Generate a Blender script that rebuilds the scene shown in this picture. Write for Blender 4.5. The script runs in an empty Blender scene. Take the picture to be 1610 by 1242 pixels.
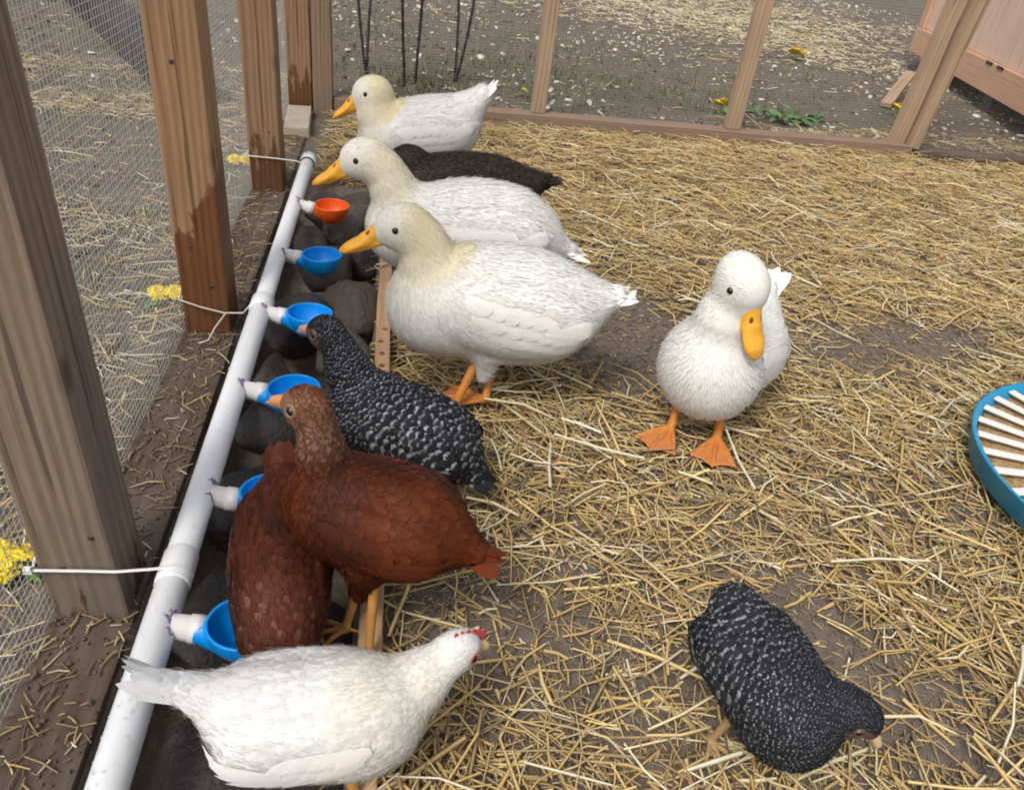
import bpy, bmesh, math, random
import numpy as np
from mathutils import Vector, Matrix, noise as mnoise

random.seed(7); RNG = np.random.default_rng(7)
sc = bpy.context.scene
COL = sc.collection
R = math.radians

# ------------------------------------------------------------------ camera
cam = bpy.data.cameras.new('camera'); cam_o = bpy.data.objects.new('camera', cam); COL.objects.link(cam_o)
rot = Matrix(((0.98825513, -0.02038786, -0.15144682), (-0.11400545, 0.5615755, -0.81953384), (0.10175736, 0.82717428, 0.55265554)))
cam_o.matrix_world = Matrix.Translation((0, 0, 1.0)) @ rot.to_4x4()
cam.sensor_fit = 'HORIZONTAL'; cam.sensor_width = 36; cam.lens = 27.33
cam.clip_start = 0.01; cam.clip_end = 300
sc.camera = cam_o

# ------------------------------------------------------------------ sky and sun (bright overcast day)
SUN_EL, SUN_AZ = 54, 218
world = bpy.data.worlds.new('World'); sc.world = world; world.use_nodes = True
wn = world.node_tree.nodes; wl = world.node_tree.links
bg = wn['Background']
sky = wn.new('ShaderNodeTexSky'); sky.sky_type = 'NISHITA'; sky.sun_disc = False
sky.sun_elevation = R(SUN_EL); sky.sun_rotation = R(SUN_AZ); sky.dust_density = 4.0; sky.air_density = 1.0; sky.ozone_density = 1.0
hs = wn.new('ShaderNodeHueSaturation'); hs.inputs['Saturation'].default_value = 0.34
wl.new(sky.outputs[0], hs.inputs['Color']); wl.new(hs.outputs[0], bg.inputs['Color'])
bg.inputs['Strength'].default_value = 0.15
sun = bpy.data.lights.new('sun', 'SUN'); sun.energy = 1.5; sun.angle = R(14); sun.color = (1.0, 0.96, 0.9)
sun_o = bpy.data.objects.new('sun', sun); COL.objects.link(sun_o)
az = R(SUN_AZ)
sdir = Vector((math.sin(az) * math.cos(R(SUN_EL)), math.cos(az) * math.cos(R(SUN_EL)), math.sin(R(SUN_EL))))
sun_o.rotation_euler = sdir.to_track_quat('Z', 'Y').to_euler()
sc.view_settings.view_transform = 'Standard'; sc.view_settings.look = 'None'
sc.view_settings.exposure = 0.26; sc.view_settings.gamma = 1.0
sc.render.engine = 'CYCLES'
sc.cycles.max_bounces = 6; sc.cycles.diffuse_bounces = 3; sc.cycles.glossy_bounces = 2
sc.cycles.filter_width = 1.9

# ------------------------------------------------------------------ helpers: objects
def tag(o, label=None, cat=None, group=None, kind=None):
    if label: o['label'] = label
    if cat: o['category'] = cat
    if group: o['group'] = group
    if kind: o['kind'] = kind
    return o

def link(name, me, mat=None, parent=None, loc=None, rot=None):
    o = bpy.data.objects.new(name, me); COL.objects.link(o)
    if mat and not me.materials: me.materials.append(mat)
    if parent: o.parent = parent
    if loc is not None: o.location = loc
    if rot is not None: o.rotation_euler = rot
    return o

def empty(name, loc=(0, 0, 0), rz=0):
    o = bpy.data.objects.new(name, None); COL.objects.link(o); o.empty_display_size = 0.05
    o.location = loc; o.rotation_euler = (0, 0, rz); return o

def mesh_np(name, V, F, col=None, uv=None, smooth=True, nrm=None):
    """V (n,3); F list of (m,k) int arrays"""
    me = bpy.data.meshes.new(name)
    if isinstance(F, np.ndarray): F = [F]
    F = [f for f in F if len(f)]
    me.vertices.add(len(V)); me.vertices.foreach_set('co', np.ascontiguousarray(V, dtype=np.float32).ravel())
    nl = sum(f.size for f in F); npoly = sum(len(f) for f in F)
    me.loops.add(nl); me.polygons.add(npoly)
    me.loops.foreach_set('vertex_index', np.concatenate([f.ravel() for f in F]).astype(np.int32))
    tot = np.concatenate([np.full(len(f), f.shape[1]) for f in F]).astype(np.int32)
    st = np.concatenate([[0], np.cumsum(tot)[:-1]]).astype(np.int32)
    me.polygons.foreach_set('loop_start', st); me.polygons.foreach_set('loop_total', tot)
    if smooth: me.polygons.foreach_set('use_smooth', np.ones(npoly, dtype=bool))
    me.update(calc_edges=True); me.validate()
    if nrm is not None: me.normals_split_custom_set_from_vertices([tuple(x) for x in nrm])
    if col is not None:
        a = me.color_attributes.new('Col', 'FLOAT_COLOR', 'POINT')
        c = np.ones((len(V), 4), dtype=np.float32); c[:, :3] = col; a.data.foreach_set('color', c.ravel())
    if uv is not None:
        a = me.attributes.new('fuv', 'FLOAT2', 'POINT'); a.data.foreach_set('vector', np.ascontiguousarray(uv, dtype=np.float32).ravel())
    return me

class MB:
    """collects shapes into one mesh"""
    def __init__(s): s.v = []; s.f = []
    def add(s, V, F):
        o = len(s.v); s.v += [tuple(p) for p in V]; s.f += [tuple(i + o for i in f) for f in F]
    def mesh(s, name, smooth=False, bevel=0, seg=2):
        me = bpy.data.meshes.new(name); me.from_pydata(s.v, [], s.f)
        bm = bmesh.new(); bm.from_mesh(me)
        bmesh.ops.recalc_face_normals(bm, faces=bm.faces)
        if bevel:
            es = [e for e in bm.edges if len(e.link_faces) == 2 and e.calc_face_angle(0) > 0.6]
            bmesh.ops.bevel(bm, geom=es, offset=bevel, segments=seg, affect='EDGES', profile=0.6)
        for f in bm.faces: f.smooth = smooth
        bm.to_mesh(me); bm.free(); return me

def box_vf(x0, x1, y0, y1, z0, z1):
    V = [(x, y, z) for x in (x0, x1) for y in (y0, y1) for z in (z0, z1)]
    return V, [(0, 1, 3, 2), (4, 6, 7, 5), (0, 4, 5, 1), (2, 3, 7, 6), (0, 2, 6, 4), (1, 5, 7, 3)]

def plank_mesh(name, sx, sy, sz, bevel=0.004, warp=0.002, seed=0, n=8):
    """a sawn timber, long axis z from 0 to sz, centred in x, y; slightly uneven"""
    rr = random.Random(seed); V = []; F = []
    for k in range(n + 1):
        z = sz * k / n; dx = rr.uniform(-warp, warp); dy = rr.uniform(-warp, warp)
        for (a, b) in ((-1, -1), (1, -1), (1, 1), (-1, 1)):
            V.append((a * sx / 2 + dx, b * sy / 2 + dy, z))
    for k in range(n):
        for q in range(4):
            F.append((k * 4 + q, k * 4 + (q + 1) % 4, k * 4 + 4 + (q + 1) % 4, k * 4 + 4 + q))
    F.append((3, 2, 1, 0)); F.append(tuple(n * 4 + q for q in range(4)))
    m = MB(); m.add(V, F); return m.mesh(name, smooth=False, bevel=bevel, seg=2)

def tube_vf(pts, rad, n=8, cap=True, flat=1.0):
    pts = [Vector(p) for p in pts]; V = []; F = []
    if not hasattr(rad, '__len__'): rad = [rad] * len(pts)
    up = Vector((0.0, 0.0, 1.0)); prev = None
    for i, p in enumerate(pts):
        t = (pts[min(i + 1, len(pts) - 1)] - pts[max(i - 1, 0)]).normalized()
        if prev is None:
            a = t.cross(up)
            if a.length < 1e-3: a = t.cross(Vector((1, 0, 0)))
            a.normalize()
        else:
            a = (prev - t * prev.dot(t)).normalized()
        prev = a; b = t.cross(a)
        for k in range(n):
            w = 2 * math.pi * k / n
            V.append(p + a * math.cos(w) * rad[i] + b * math.sin(w) * rad[i] * flat)
    for i in range(len(pts) - 1):
        for k in range(n):
            F.append((i * n + k, i * n + (k + 1) % n, (i + 1) * n + (k + 1) % n, (i + 1) * n + k))
    if cap:
        F.append(tuple(range(n))[::-1]); F.append(tuple((len(pts) - 1) * n + k for k in range(n)))
    return V, F

def tube(name, pts, rad, mat, parent=None, n=8, flat=1.0, smooth=True):
    m = MB(); m.add(*tube_vf(pts, rad, n, True, flat)); return link(name, m.mesh(name, smooth), mat, parent)

def lathe_vf(prof, n=32, c=(0, 0, 0)):
    V = []; F = []
    for r, z in prof:
        for k in range(n):
            w = 2 * math.pi * k / n; V.append((c[0] + r * math.cos(w), c[1] + r * math.sin(w), c[2] + z))
    for i in range(len(prof) - 1):
        for k in range(n):
            F.append((i * n + k, i * n + (k + 1) % n, (i + 1) * n + (k + 1) % n, (i + 1) * n + k))
    return V, F

# ------------------------------------------------------------------ helpers: materials
class NT:
    def __init__(s, name):
        s.m = bpy.data.materials.new(name); s.m.use_nodes = True
        s.t = s.m.node_tree; s.b = s.t.nodes['Principled BSDF']
    def n(s, typ, **kw):
        o = s.t.nodes.new(typ)
        for k, v in kw.items(): setattr(o, k, v)
        return o
    def l(s, a, b): s.t.links.new(a, b)
    def inp(s, node, key, val):
        if hasattr(val, 'is_linked'): s.l(val, node.inputs[key])
        else: node.inputs[key].default_value = val
    def coord(s, scale=(1, 1, 1), which='Object'):
        c = s.n('ShaderNodeTexCoord'); mp = s.n('ShaderNodeMapping'); s.l(c.outputs[which], mp.inputs[0]); mp.inputs['Scale'].default_value = scale
        return mp.outputs[0]
    def noise(s, vec, scale, detail=4, rough=0.6, dist=0.0):
        o = s.n('ShaderNodeTexNoise'); s.l(vec, o.inputs['Vector']); o.inputs['Scale'].default_value = scale
        o.inputs['Detail'].default_value = detail; o.inputs['Roughness'].default_value = rough; o.inputs['Distortion'].default_value = dist
        return o.outputs['Fac']
    def ramp(s, fac, stops):
        o = s.n('ShaderNodeValToRGB'); s.l(fac, o.inputs[0]); e = o.color_ramp.elements
        while len(e) < len(stops): e.new(0.5)
        for x, (p, c) in zip(e, stops): x.position = p; x.color = (*c, 1) if len(c) == 3 else c
        return o.outputs[0]
    def math(s, op, a, b=0.0, clamp=False):
        o = s.n('ShaderNodeMath', operation=op); o.use_clamp = clamp; s.inp(o, 0, a); s.inp(o, 1, b); return o.outputs[0]
    def mix(s, fac, a, b, mode='MIX'):
        o = s.n('ShaderNodeMix', data_type='RGBA', blend_type=mode); s.inp(o, 0, fac)
        for i, v in ((6, a), (7, b)):
            if hasattr(v, 'is_linked'): s.l(v, o.inputs[i])
            else: o.inputs[i].default_value = (*v, 1)
        return o.outputs[2]
    def bump(s, h, strength=0.3, dist=0.01):
        o = s.n('ShaderNodeBump'); s.l(h, o.inputs['Height']); o.inputs['Strength'].default_value = strength; o.inputs['Distance'].default_value = dist
        s.l(o.outputs[0], s.b.inputs['Normal']); return o
    def set(s, **kw):
        for k, v in kw.items():
            key = {'base': 'Base Color', 'rough': 'Roughness', 'spec': 'Specular IOR Level', 'metal': 'Metallic'}.get(k, k)
            if isinstance(v, tuple) and len(v) == 3: v = (*v, 1)
            s.inp(s.b, key, v)
        return s

def m_plain(name, c, rough=0.6, spec=0.4, var=0.15, scale=30, bump=0.0, metal=0.0):
    t = NT(name); v = t.coord(); f = t.noise(v, scale, 5)
    col = t.mix(f, tuple(x * (1 - var) for x in c), tuple(min(1, x * (1 + var)) for x in c))
    t.set(base=col, rough=rough, spec=spec, metal=metal)
    if bump: t.bump(f, bump, 0.004)
    return t.m

def m_wood(name, light, dark, wet=None, dirt=0.35, rings=70.0, ctr=(0.09, 0.13)):
    """grain runs along the object's z axis; wet = (height, slope x) of a dark damp stain"""
    t = NT(name); v = t.coord()
    sep = t.n('ShaderNodeSeparateXYZ'); t.l(v, sep.inputs[0])
    vz = t.coord((1, 1, 0.12)); wob = t.noise(vz, 9, 3, 0.5)
    x = t.math('ADD', sep.outputs[0], ctr[0]); y = t.math('ADD', sep.outputs[1], ctr[1])
    r = t.math('SQRT', t.math('ADD', t.math('MULTIPLY', x, x), t.math('MULTIPLY', y, y)))
    ph = t.math('ADD', t.math('MULTIPLY', r, rings * 6.28), t.math('MULTIPLY', wob, 16.0))
    ring = t.math('ADD', t.math('MULTIPLY', t.math('SINE', ph), 0.5), 0.5)
    fib = t.noise(t.coord((1, 1, 0.025)), 170, 5, 0.7)
    g = t.math('ADD', t.math('MULTIPLY', ring, 0.24), t.math('MULTIPLY', fib, 0.72))
    c = t.ramp(g, [(0.15, dark), (0.5, tuple((a + b) / 2 for a, b in zip(light, dark))), (0.85, light)])
    big = t.noise(t.coord((1, 1, 0.4)), 6, 4, 0.6)
    c = t.mix(t.math('MULTIPLY', t.ramp(big, [(0.42, (0, 0, 0)), (0.66, (1, 1, 1))]), dirt), c, (0.16, 0.135, 0.11))
    vo = t.n('ShaderNodeTexVoronoi'); t.l(t.coord((1, 1, 0.45)), vo.inputs['Vector']); vo.inputs['Scale'].default_value = 5.5
    knot = t.ramp(vo.outputs['Distance'], [(0.03, (1, 1, 1)), (0.1, (0, 0, 0))])
    c = t.mix(t.math('MULTIPLY', knot, 0.8), c, (0.07, 0.035, 0.015))
    crk = t.noise(t.coord((1, 1, 0.018)), 60, 3, 0.5); crack = t.ramp(crk, [(0.655, (0, 0, 0)), (0.675, (1, 1, 1))])
    c = t.mix(t.math('MULTIPLY', crack, 0.5), c, (0.03, 0.02, 0.014))
    g = t.math('SUBTRACT', g, t.math('MULTIPLY', crack, 1.2))
    rough = 0.75
    if wet:
        edge = t.noise(t.coord((9, 9, 3.2)), 1.6, 5, 0.65, 0.6)
        hgt = t.math('ADD', t.math('ADD', sep.outputs[2], t.math('MULTIPLY', sep.outputs[0], wet[1])), t.math('MULTIPLY', t.math('SUBTRACT', edge, 0.5), 0.55))
        w = t.ramp(t.math('SUBTRACT', wet[0] + 0.5, hgt), [(0.49, (0, 0, 0)), (0.515, (1, 1, 1))])
        c = t.mix(w, c, t.mix(1.0, c, (0.50, 0.36, 0.27), 'MULTIPLY'))
        rough = t.math('SUBTRACT', 0.78, t.math('MULTIPLY', w, 0.3))
    t.set(base=c, rough=rough, spec=0.25)
    t.bump(t.math('ADD', g, t.math('MULTIPLY', fib, 0.5)), 0.35, 0.002)
    return t.m

def m_attr(name, rough=0.8, spec=0.2, var=0.12, scale=60, bump=0.0, sss=0.0):
    """colour from the vertex attribute 'Col' with a little noise"""
    t = NT(name); a = t.n('ShaderNodeAttribute', attribute_name='Col')
    f = t.noise(t.coord(), scale, 4)
    c = t.mix(f, t.mix(1.0, a.outputs['Color'], (1 - var,) * 3, 'MULTIPLY'), a.outputs['Color'])
    t.set(base=c, rough=rough, spec=spec)
    if sss: t.b.inputs['Subsurface Weight'].default_value = sss; t.b.inputs['Subsurface Radius'].default_value = (0.006, 0.004, 0.003)
    if bump: t.bump(f, bump, 0.003)
    return t.m

def m_feather(name, bars=None, var=0.15, rough=0.75):
    """feather vane: barbs along v, optional white bars"""
    t = NT(name); a = t.n('ShaderNodeAttribute', attribute_name='Col')
    uv = t.n('ShaderNodeAttribute', attribute_name='fuv'); sp = t.n('ShaderNodeSeparateXYZ'); t.l(uv.outputs['Vector'], sp.inputs[0])
    n = t.noise(t.coord(), 90, 4, 0.7)
    c = t.mix(n, t.mix(1.0, a.outputs['Color'], (1 - var,) * 3, 'MULTIPLY'), a.outputs['Color'])
    if bars:
        ph = t.math('ADD', t.math('MULTIPLY', sp.outputs[1], bars[0] * 6.283), t.math('MULTIPLY', n, 1.6))
        uu = t.math('ABSOLUTE', sp.outputs[0])
        ph = t.math('SUBTRACT', ph, t.math('MULTIPLY', t.math('MULTIPLY', uu, uu), .9))
        w = t.ramp(t.math('ADD', t.math('MULTIPLY', t.math('COSINE', ph), 0.5), 0.5), [(bars[2], (0, 0, 0)), (bars[2] + 0.24, (1, 1, 1))])
        c = t.mix(t.math('MULTIPLY', w, t.ramp(n, [(0.38, (0.25, 0.25, 0.25)), (0.62, (1, 1, 1))])), c, bars[1])
    t.set(base=c, rough=rough, spec=0.15)
    wv = t.math('SINE', t.math('ADD', t.math('MULTIPLY', sp.outputs[0], 40.0), t.math('MULTIPLY', sp.outputs[1], 60.0)))
    t.bump(wv, 0.12, 0.0006)
    return t.m

# ------------------------------------------------------------------ helpers: signed distance shapes -> smooth mesh
def rcone(P, a, b, ra, rb, sc=(1, 1, 1)):
    s = np.array(sc); a = np.array(a) / s; b = np.array(b) / s; Q = P / s
    ba = b - a; h = np.clip(((Q - a) @ ba) / max(ba @ ba, 1e-9), 0, 1)
    return (np.linalg.norm(Q - a - h[:, None] * ba, axis=1) - (ra + (rb - ra) * h)) * min(sc)

def ell(P, c, s, M=None):
    Q = P - np.array(c)
    if M is not None: Q = Q @ M            # columns of M = local axes
    s = np.array(s); k0 = np.linalg.norm(Q / s, axis=1); k1 = np.linalg.norm(Q / s ** 2, axis=1)
    return k0 * (k0 - 1) / np.maximum(k1, 1e-9)

def smin(a, b, k):
    h = np.clip(0.5 + 0.5 * (b - a) / k, 0, 1)
    return b + (a - b) * h - k * h * (1 - h)

def tri_sdf(P, a, b, c, th):
    a, b, c = map(np.array, (a, b, c)); ba, cb, ac = b - a, c - b, a - c; pa, pb, pc = P - a, P - b, P - c
    nor = np.cross(ba, ac)
    ins = (np.sign(pa @ np.cross(ba, nor)) + np.sign(pb @ np.cross(cb, nor)) + np.sign(pc @ np.cross(ac, nor))) < 2
    def seg(p, e): return ((p - e * np.clip((p @ e) / (e @ e), 0, 1)[:, None]) ** 2).sum(1)
    d2 = np.where(ins, np.minimum(np.minimum(seg(pa, ba), seg(pb, cb)), seg(pc, ac)), (pa @ nor) ** 2 / (nor @ nor))
    return np.sqrt(d2) - th

def grad(f, P, e=0.0015):
    G = np.stack([f(P + d) - f(P - d) for d in np.eye(3) * e], 1)
    return G / np.maximum(np.linalg.norm(G, axis=1), 1e-9)[:, None]

def snet(f, lo, hi, h):
    lo = np.array(lo, float); hi = np.array(hi, float); n = np.ceil((hi - lo) / h).astype(int) + 1
    X = np.stack(np.meshgrid(*[lo[i] + h * np.arange(n[i]) for i in range(3)], indexing='ij'), -1)
    V = f(X.reshape(-1, 3)).reshape(n); c = n - 1
    acc = np.zeros((*c, 3)); cnt = np.zeros(c)
    def sub(A, o): return A[o[0]:o[0] + c[0], o[1]:o[1] + c[1], o[2]:o[2] + c[2]]
    for a in range(3):
        for p in (0, 1):
            for q in (0, 1):
                o = [0, 0, 0]; o[(a + 1) % 3] = p; o[(a + 2) % 3] = q; o1 = list(o); o1[a] = 1
                v0, v1 = sub(V, o), sub(V, o1); m = (v0 < 0) != (v1 < 0)
                t = np.where(m, v0 / np.where(m, v0 - v1, 1), 0)
                for k in range(3): acc[..., k] += m * o[k]
                acc[..., a] += t; cnt += m
    mask = cnt > 0; idx = -np.ones(c, int); idx[mask] = np.arange(mask.sum())
    ci = np.argwhere(mask); verts = lo + h * (ci + acc[mask] / cnt[mask][:, None])
    Fs = []
    for a in range(3):
        b, d = (a + 1) % 3, (a + 2) % 3
        s0 = [slice(None)] * 3; s1 = [slice(None)] * 3
        s0[a] = slice(0, n[a] - 1); s1[a] = slice(1, n[a])
        ch = (V[tuple(s0)] < 0) != (V[tuple(s1)] < 0)
        e = np.argwhere(ch); ok = (e[:, b] >= 1) & (e[:, b] < c[b]) & (e[:, d] >= 1) & (e[:, d] < c[d]); e = e[ok]
        eb = np.zeros(3, int); eb[b] = 1; ed = np.zeros(3, int); ed[d] = 1
        q = np.stack([idx[tuple((e - eb - ed).T)], idx[tuple((e - ed).T)], idx[tuple(e.T)], idx[tuple((e - eb).T)]], 1)
        fl = V[tuple(e.T)] >= 0; q[fl] = q[fl][:, ::-1]; Fs.append(q)
    F = np.concatenate(Fs)
    for _ in range(2):
        verts = verts - grad(f, verts) * f(verts)[:, None] * 0.8
    return verts, F

# ------------------------------------------------------------------ ground: soil with the stone-filled drain pit
PIT_X0, PIT_X1, PIT_Y0, PIT_Y1 = -0.385, -0.052, -0.3, 2.86
def vnoise(x, y, s, seed=0):
    """smooth value noise, vectorised"""
    x = np.asarray(x) * s + seed * 17.3; y = np.asarray(y) * s + seed * 9.1
    xi = np.floor(x).astype(np.int64); yi = np.floor(y).astype(np.int64); fx = x - xi; fy = y - yi
    fx = fx * fx * (3 - 2 * fx); fy = fy * fy * (3 - 2 * fy)
    def h(a, b):
        n = (a * 374761393 + b * 668265263 + seed * 1442695041) & 0xffffffff
        n = ((n ^ (n >> 13)) * 1274126177) & 0xffffffff
        return ((n ^ (n >> 16)) & 0xffff) / 65535.0
    return (h(xi, yi) * (1 - fx) + h(xi + 1, yi) * fx) * (1 - fy) + (h(xi, yi + 1) * (1 - fx) + h(xi + 1, yi + 1) * fx) * fy

def ground_z(x, y):
    x = np.asarray(x, float); y = np.asarray(y, float)
    z = (vnoise(x, y, 2.0, 1) - 0.5) * 0.02 + (vnoise(x, y, 9, 2) - 0.5) * 0.014 + (vnoise(x, y, 33, 3) - 0.5) * 0.008 - 0.016
    out = (x < -0.52) | (y > 3.95)
    z = z + np.where(out, 0.012 + (vnoise(x, y, 0.8, 5) - 0.5) * 0.03, 0)
    pit = np.clip(np.minimum(np.minimum((x - PIT_X0) / 0.03, (PIT_X1 - x) / 0.02), (PIT_Y1 - y) / 0.15), 0, 1)
    return z - pit * 0.15

gx = np.concatenate([np.linspace(-45, -3, 22)[:-1], np.linspace(-3, -0.6, 60)[:-1], np.linspace(-0.6, 2.2, 200)[:-1], np.linspace(2.2, 6, 90)[:-1], np.linspace(6, 60, 28)])
gy = np.concatenate([np.linspace(-30, -0.3, 16)[:-1], np.linspace(-0.3, 4.0, 260)[:-1], np.linspace(4.0, 9, 120)[:-1], np.linspace(9, 70, 32)])
GX, GY = np.meshgrid(gx, gy, indexing='ij'); GZ = ground_z(GX, GY)
ii = np.arange(GX.size).reshape(GX.shape)
gF = np.stack([ii[:-1, :-1].ravel(), ii[1:, :-1].ravel(), ii[1:, 1:].ravel(), ii[:-1, 1:].ravel()], 1)
t = NT('soil'); v = t.coord()
n1 = t.noise(v, 3.2, 6, 0.65); n2 = t.noise(v, 45, 6, 0.75); n3 = t.noise(v, 260, 3, 0.7)
c = t.ramp(n2, [(0.25, (0.095, 0.074, 0.057)), (0.5, (0.18, 0.145, 0.114)), (0.75, (0.28, 0.236, 0.19))])
c = t.mix(t.ramp(n1, [(0.4, (0, 0, 0)), (0.65, (0.75, 0.75, 0.75))]), c, t.mix(n2, (0.105, 0.085, 0.068), (0.215, 0.18, 0.148)))
sp = t.n('ShaderNodeSeparateXYZ'); t.l(v, sp.inputs[0])
outm = t.math('MAXIMUM', t.ramp(t.math('SUBTRACT', sp.outputs[1], 3.4), [(0.4, (0, 0, 0)), (0.6, (1, 1, 1))]), t.ramp(t.math('SUBTRACT', 0.0, sp.outputs[0]), [(0.5, (0, 0, 0)), (0.6, (1, 1, 1))]))
drysoil = t.ramp(n2, [(0.22, (0.075, 0.06, 0.047)), (0.5, (0.16, 0.132, 0.105)), (0.78, (0.30, 0.26, 0.215))])
drysoil = t.mix(t.ramp(n1, [(0.42, (0, 0, 0)), (0.62, (0.6, 0.6, 0.6))]), drysoil, (0.105, 0.097, 0.068))
c = t.mix(outm, c, drysoil)
t.set(base=c, rough=0.9, spec=0.15); t.bump(t.math('ADD', n2, t.math('MULTIPLY', n3, 0.5)), 0.7, 0.014)
SOIL = t.m
ground = link('ground', mesh_np('ground', np.stack([GX.ravel(), GY.ravel(), GZ.ravel()], 1), gF), SOIL)
tag(ground, kind='structure')

# ------------------------------------------------------------------ materials shared by things
W_POST = m_wood('post_wood_near', (0.36, 0.265, 0.19), (0.13, 0.088, 0.06), wet=(0.03, 0.0), dirt=0.75)
W_POST2 = m_wood('post_wood_wet', (0.46, 0.28, 0.15), (0.2, 0.105, 0.05), wet=(0.30, -2.0), dirt=0.3)
W_POST3 = m_wood('post_wood_brown', (0.40, 0.25, 0.14), (0.18, 0.1, 0.055), wet=(0.16, -0.4), dirt=0.3)
W_STUD = m_wood('stud_wood', (0.50, 0.37, 0.25), (0.25, 0.155, 0.09), dirt=0.35)
W_RAIL = m_wood('rail_wood', (0.34, 0.235, 0.16), (0.16, 0.1, 0.068), dirt=0.4)
W_SILL = m_wood('sill_wood', (0.15, 0.10, 0.072), (0.062, 0.042, 0.032), dirt=0.85)
W_NEW = m_wood('edge_board_wood', (0.62, 0.40, 0.24), (0.36, 0.21, 0.11), dirt=0.3)
WIRE = m_plain('galvanised_wire', (0.52, 0.51, 0.48), 0.45, 0.5, 0.2, 40, metal=0.4)

def timber(name, mat, p0, p1, w, d, parent, seed=0, bevel=0.004, roll=0.0, n=8):
    """timber from p0 to p1; w across (horizontal), d in the other direction"""
    p0, p1 = Vector(p0), Vector(p1); L = (p1 - p0).length; z = (p1 - p0).normalized()
    ref = Vector((0, 1, 0)) if abs(z.z) > 0.5 else Vector((0, 0, 1))
    x = ref.cross(z).normalized(); y = z.cross(x)
    M = Matrix((x, y, z)).transposed().to_4x4(); M.translation = p0
    o = link(name, plank_mesh(name, w, d, L, bevel, 0.0018, seed, n), mat, parent)
    o.matrix_local = M @ Matrix.Rotation(roll, 4, 'Z'); return o

def wire_sheet(name, o, du, dv, nu, nv, r, parent, skip=None):
    """welded square wire: o origin, du/dv step vectors"""
    o, du, dv = map(np.array, (o, du, dv)); V = []; F = []; nrm = np.cross(du, dv); nrm = nrm / np.linalg.norm(nrm)
    for (a, b, na, nb, lift) in ((du, dv, nu, nv, 0), (dv, du, nv, nu, r)):
        ub = b / np.linalg.norm(b)
        for i in range(na + 1):
            wob = RNG.normal(0, 0.0006, (7, 3)); base = len(V)
            for k in range(7):
                p = o + a * i + b * nb * k / 6 + nrm * lift + wob[k]; e = np.cross(ub, nrm)
                for w in (0, 2.094, 4.189): V.append(p + r * (math.cos(w) * e + math.sin(w) * nrm))
            for k in range(6):
                for q in range(3): F.append((base + k * 3 + q, base + k * 3 + (q + 1) % 3, base + k * 3 + 3 + (q + 1) % 3, base + k * 3 + 3 + q))
    ob = link(name, mesh_np(name, np.array(V), np.array(F)), WIRE, parent); tag(ob, kind='stuff'); return ob

# ------------------------------------------------------------------ left side of the run
lw = tag(empty('run_side_wall', (-0.45, 1.8, 0)), 'timber side wall of the run with square posts and fine wire mesh, behind the white pipe', 'fence')
def rel(o, p): return Vector(p) - o.location
for i, (y, m, ln) in enumerate(((0.913, W_POST, -0.03), (1.79, W_POST2, 0.0), (2.788, W_POST3, 0.0), (3.87, W_POST3, 0.0))):
    timber('post', m, rel(lw, (-0.449, y, -0.02)), rel(lw, (-0.449 + ln, y, 1.9)), 0.106, 0.106, lw, seed=i, bevel=0.006)
timber('corner_stud', W_RAIL, rel(lw, (-0.35, 3.87, -0.02)), rel(lw, (-0.35, 3.87, 1.9)), 0.086, 0.1, lw, seed=11)
timber('sill_board', W_SILL, rel(lw, (-0.448, -0.4, -0.03)), rel(lw, (-0.448, 3.9, -0.03)), 0.122, 0.05, lw, seed=5, bevel=0.008, n=20)
wire_sheet('wire_mesh', rel(lw, (-0.507, 0.2, 0.0)), (0, 0.0138, 0), (0, 0, 0.0138), 268, 118, 0.0006, lw)

SCREW = m_plain('rusty_screw', (.10, .07, .05), .5, .5, .3, 80, metal=.6)
m = MB(); m.add(*lathe_vf([(0.0, .0012), (.0035, .0012), (.005, .0), (.005, -.004)], 12)); screw_me = m.mesh('screw', True)
for (x, y, z) in ((-.42, .8595, .16), (-.47, .8598, .10), (-.43, 1.7365, .12), (-.465, 1.7365, .22), (-.43, 2.7345, .2), (-.455, 1.7365, .62)):
    link('screw', screw_me, SCREW, lw, loc=rel(lw, (x, y, z)), rot=(R(90), 0, 0))

# ------------------------------------------------------------------ back side of the run
bw = tag(empty('run_back_wall', (1.2, 3.88, 0)), 'low timber back wall of the run with slender uprights and wire mesh', 'fence')
timber('bottom_rail', W_RAIL, rel(bw, (-0.30, 3.88, 0.02)), rel(bw, (2.62, 3.80, 0.02)), 0.092, 0.075, bw, seed=21, n=16)
timber('bottom_rail', W_SILL, rel(bw, (2.63, 3.80, 0.005)), rel(bw, (4.6, 3.72, 0.005)), 0.092, 0.06, bw, seed=22, n=12)
timber('stud', W_STUD, rel(bw, (0.668, 3.865, 0.058)), rel(bw, (0.69, 3.865, 1.7)), 0.07, 0.045, bw, seed=23)
timber('stud', W_STUD, rel(bw, (1.66, 3.84, 0.058)), rel(bw, (1.68, 3.84, 1.7)), 0.075, 0.05, bw, seed=24)
timber('stud', W_STUD, rel(bw, (2.545, 3.81, 0.05)), rel(bw, (2.66, 3.81, 1.7)), 0.075, 0.05, bw, seed=25)
timber('stud', W_STUD, rel(bw, (2.625, 3.80, 0.045)), rel(bw, (2.80, 3.80, 1.7)), 0.055, 0.09, bw, seed=26)
wire_sheet('wire_mesh', rel(bw, (-0.3, 3.935, 0.0)), (0.0138, -0.00035, 0), (0, 0, 0.0138), 345, 90, 0.00028, bw)
timber('brace', W_RAIL, rel(bw, (2.75, 3.86, 1.02)), rel(bw, (3.3, 3.84, 1.45)), 0.06, 0.045, bw, seed=27)

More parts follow.
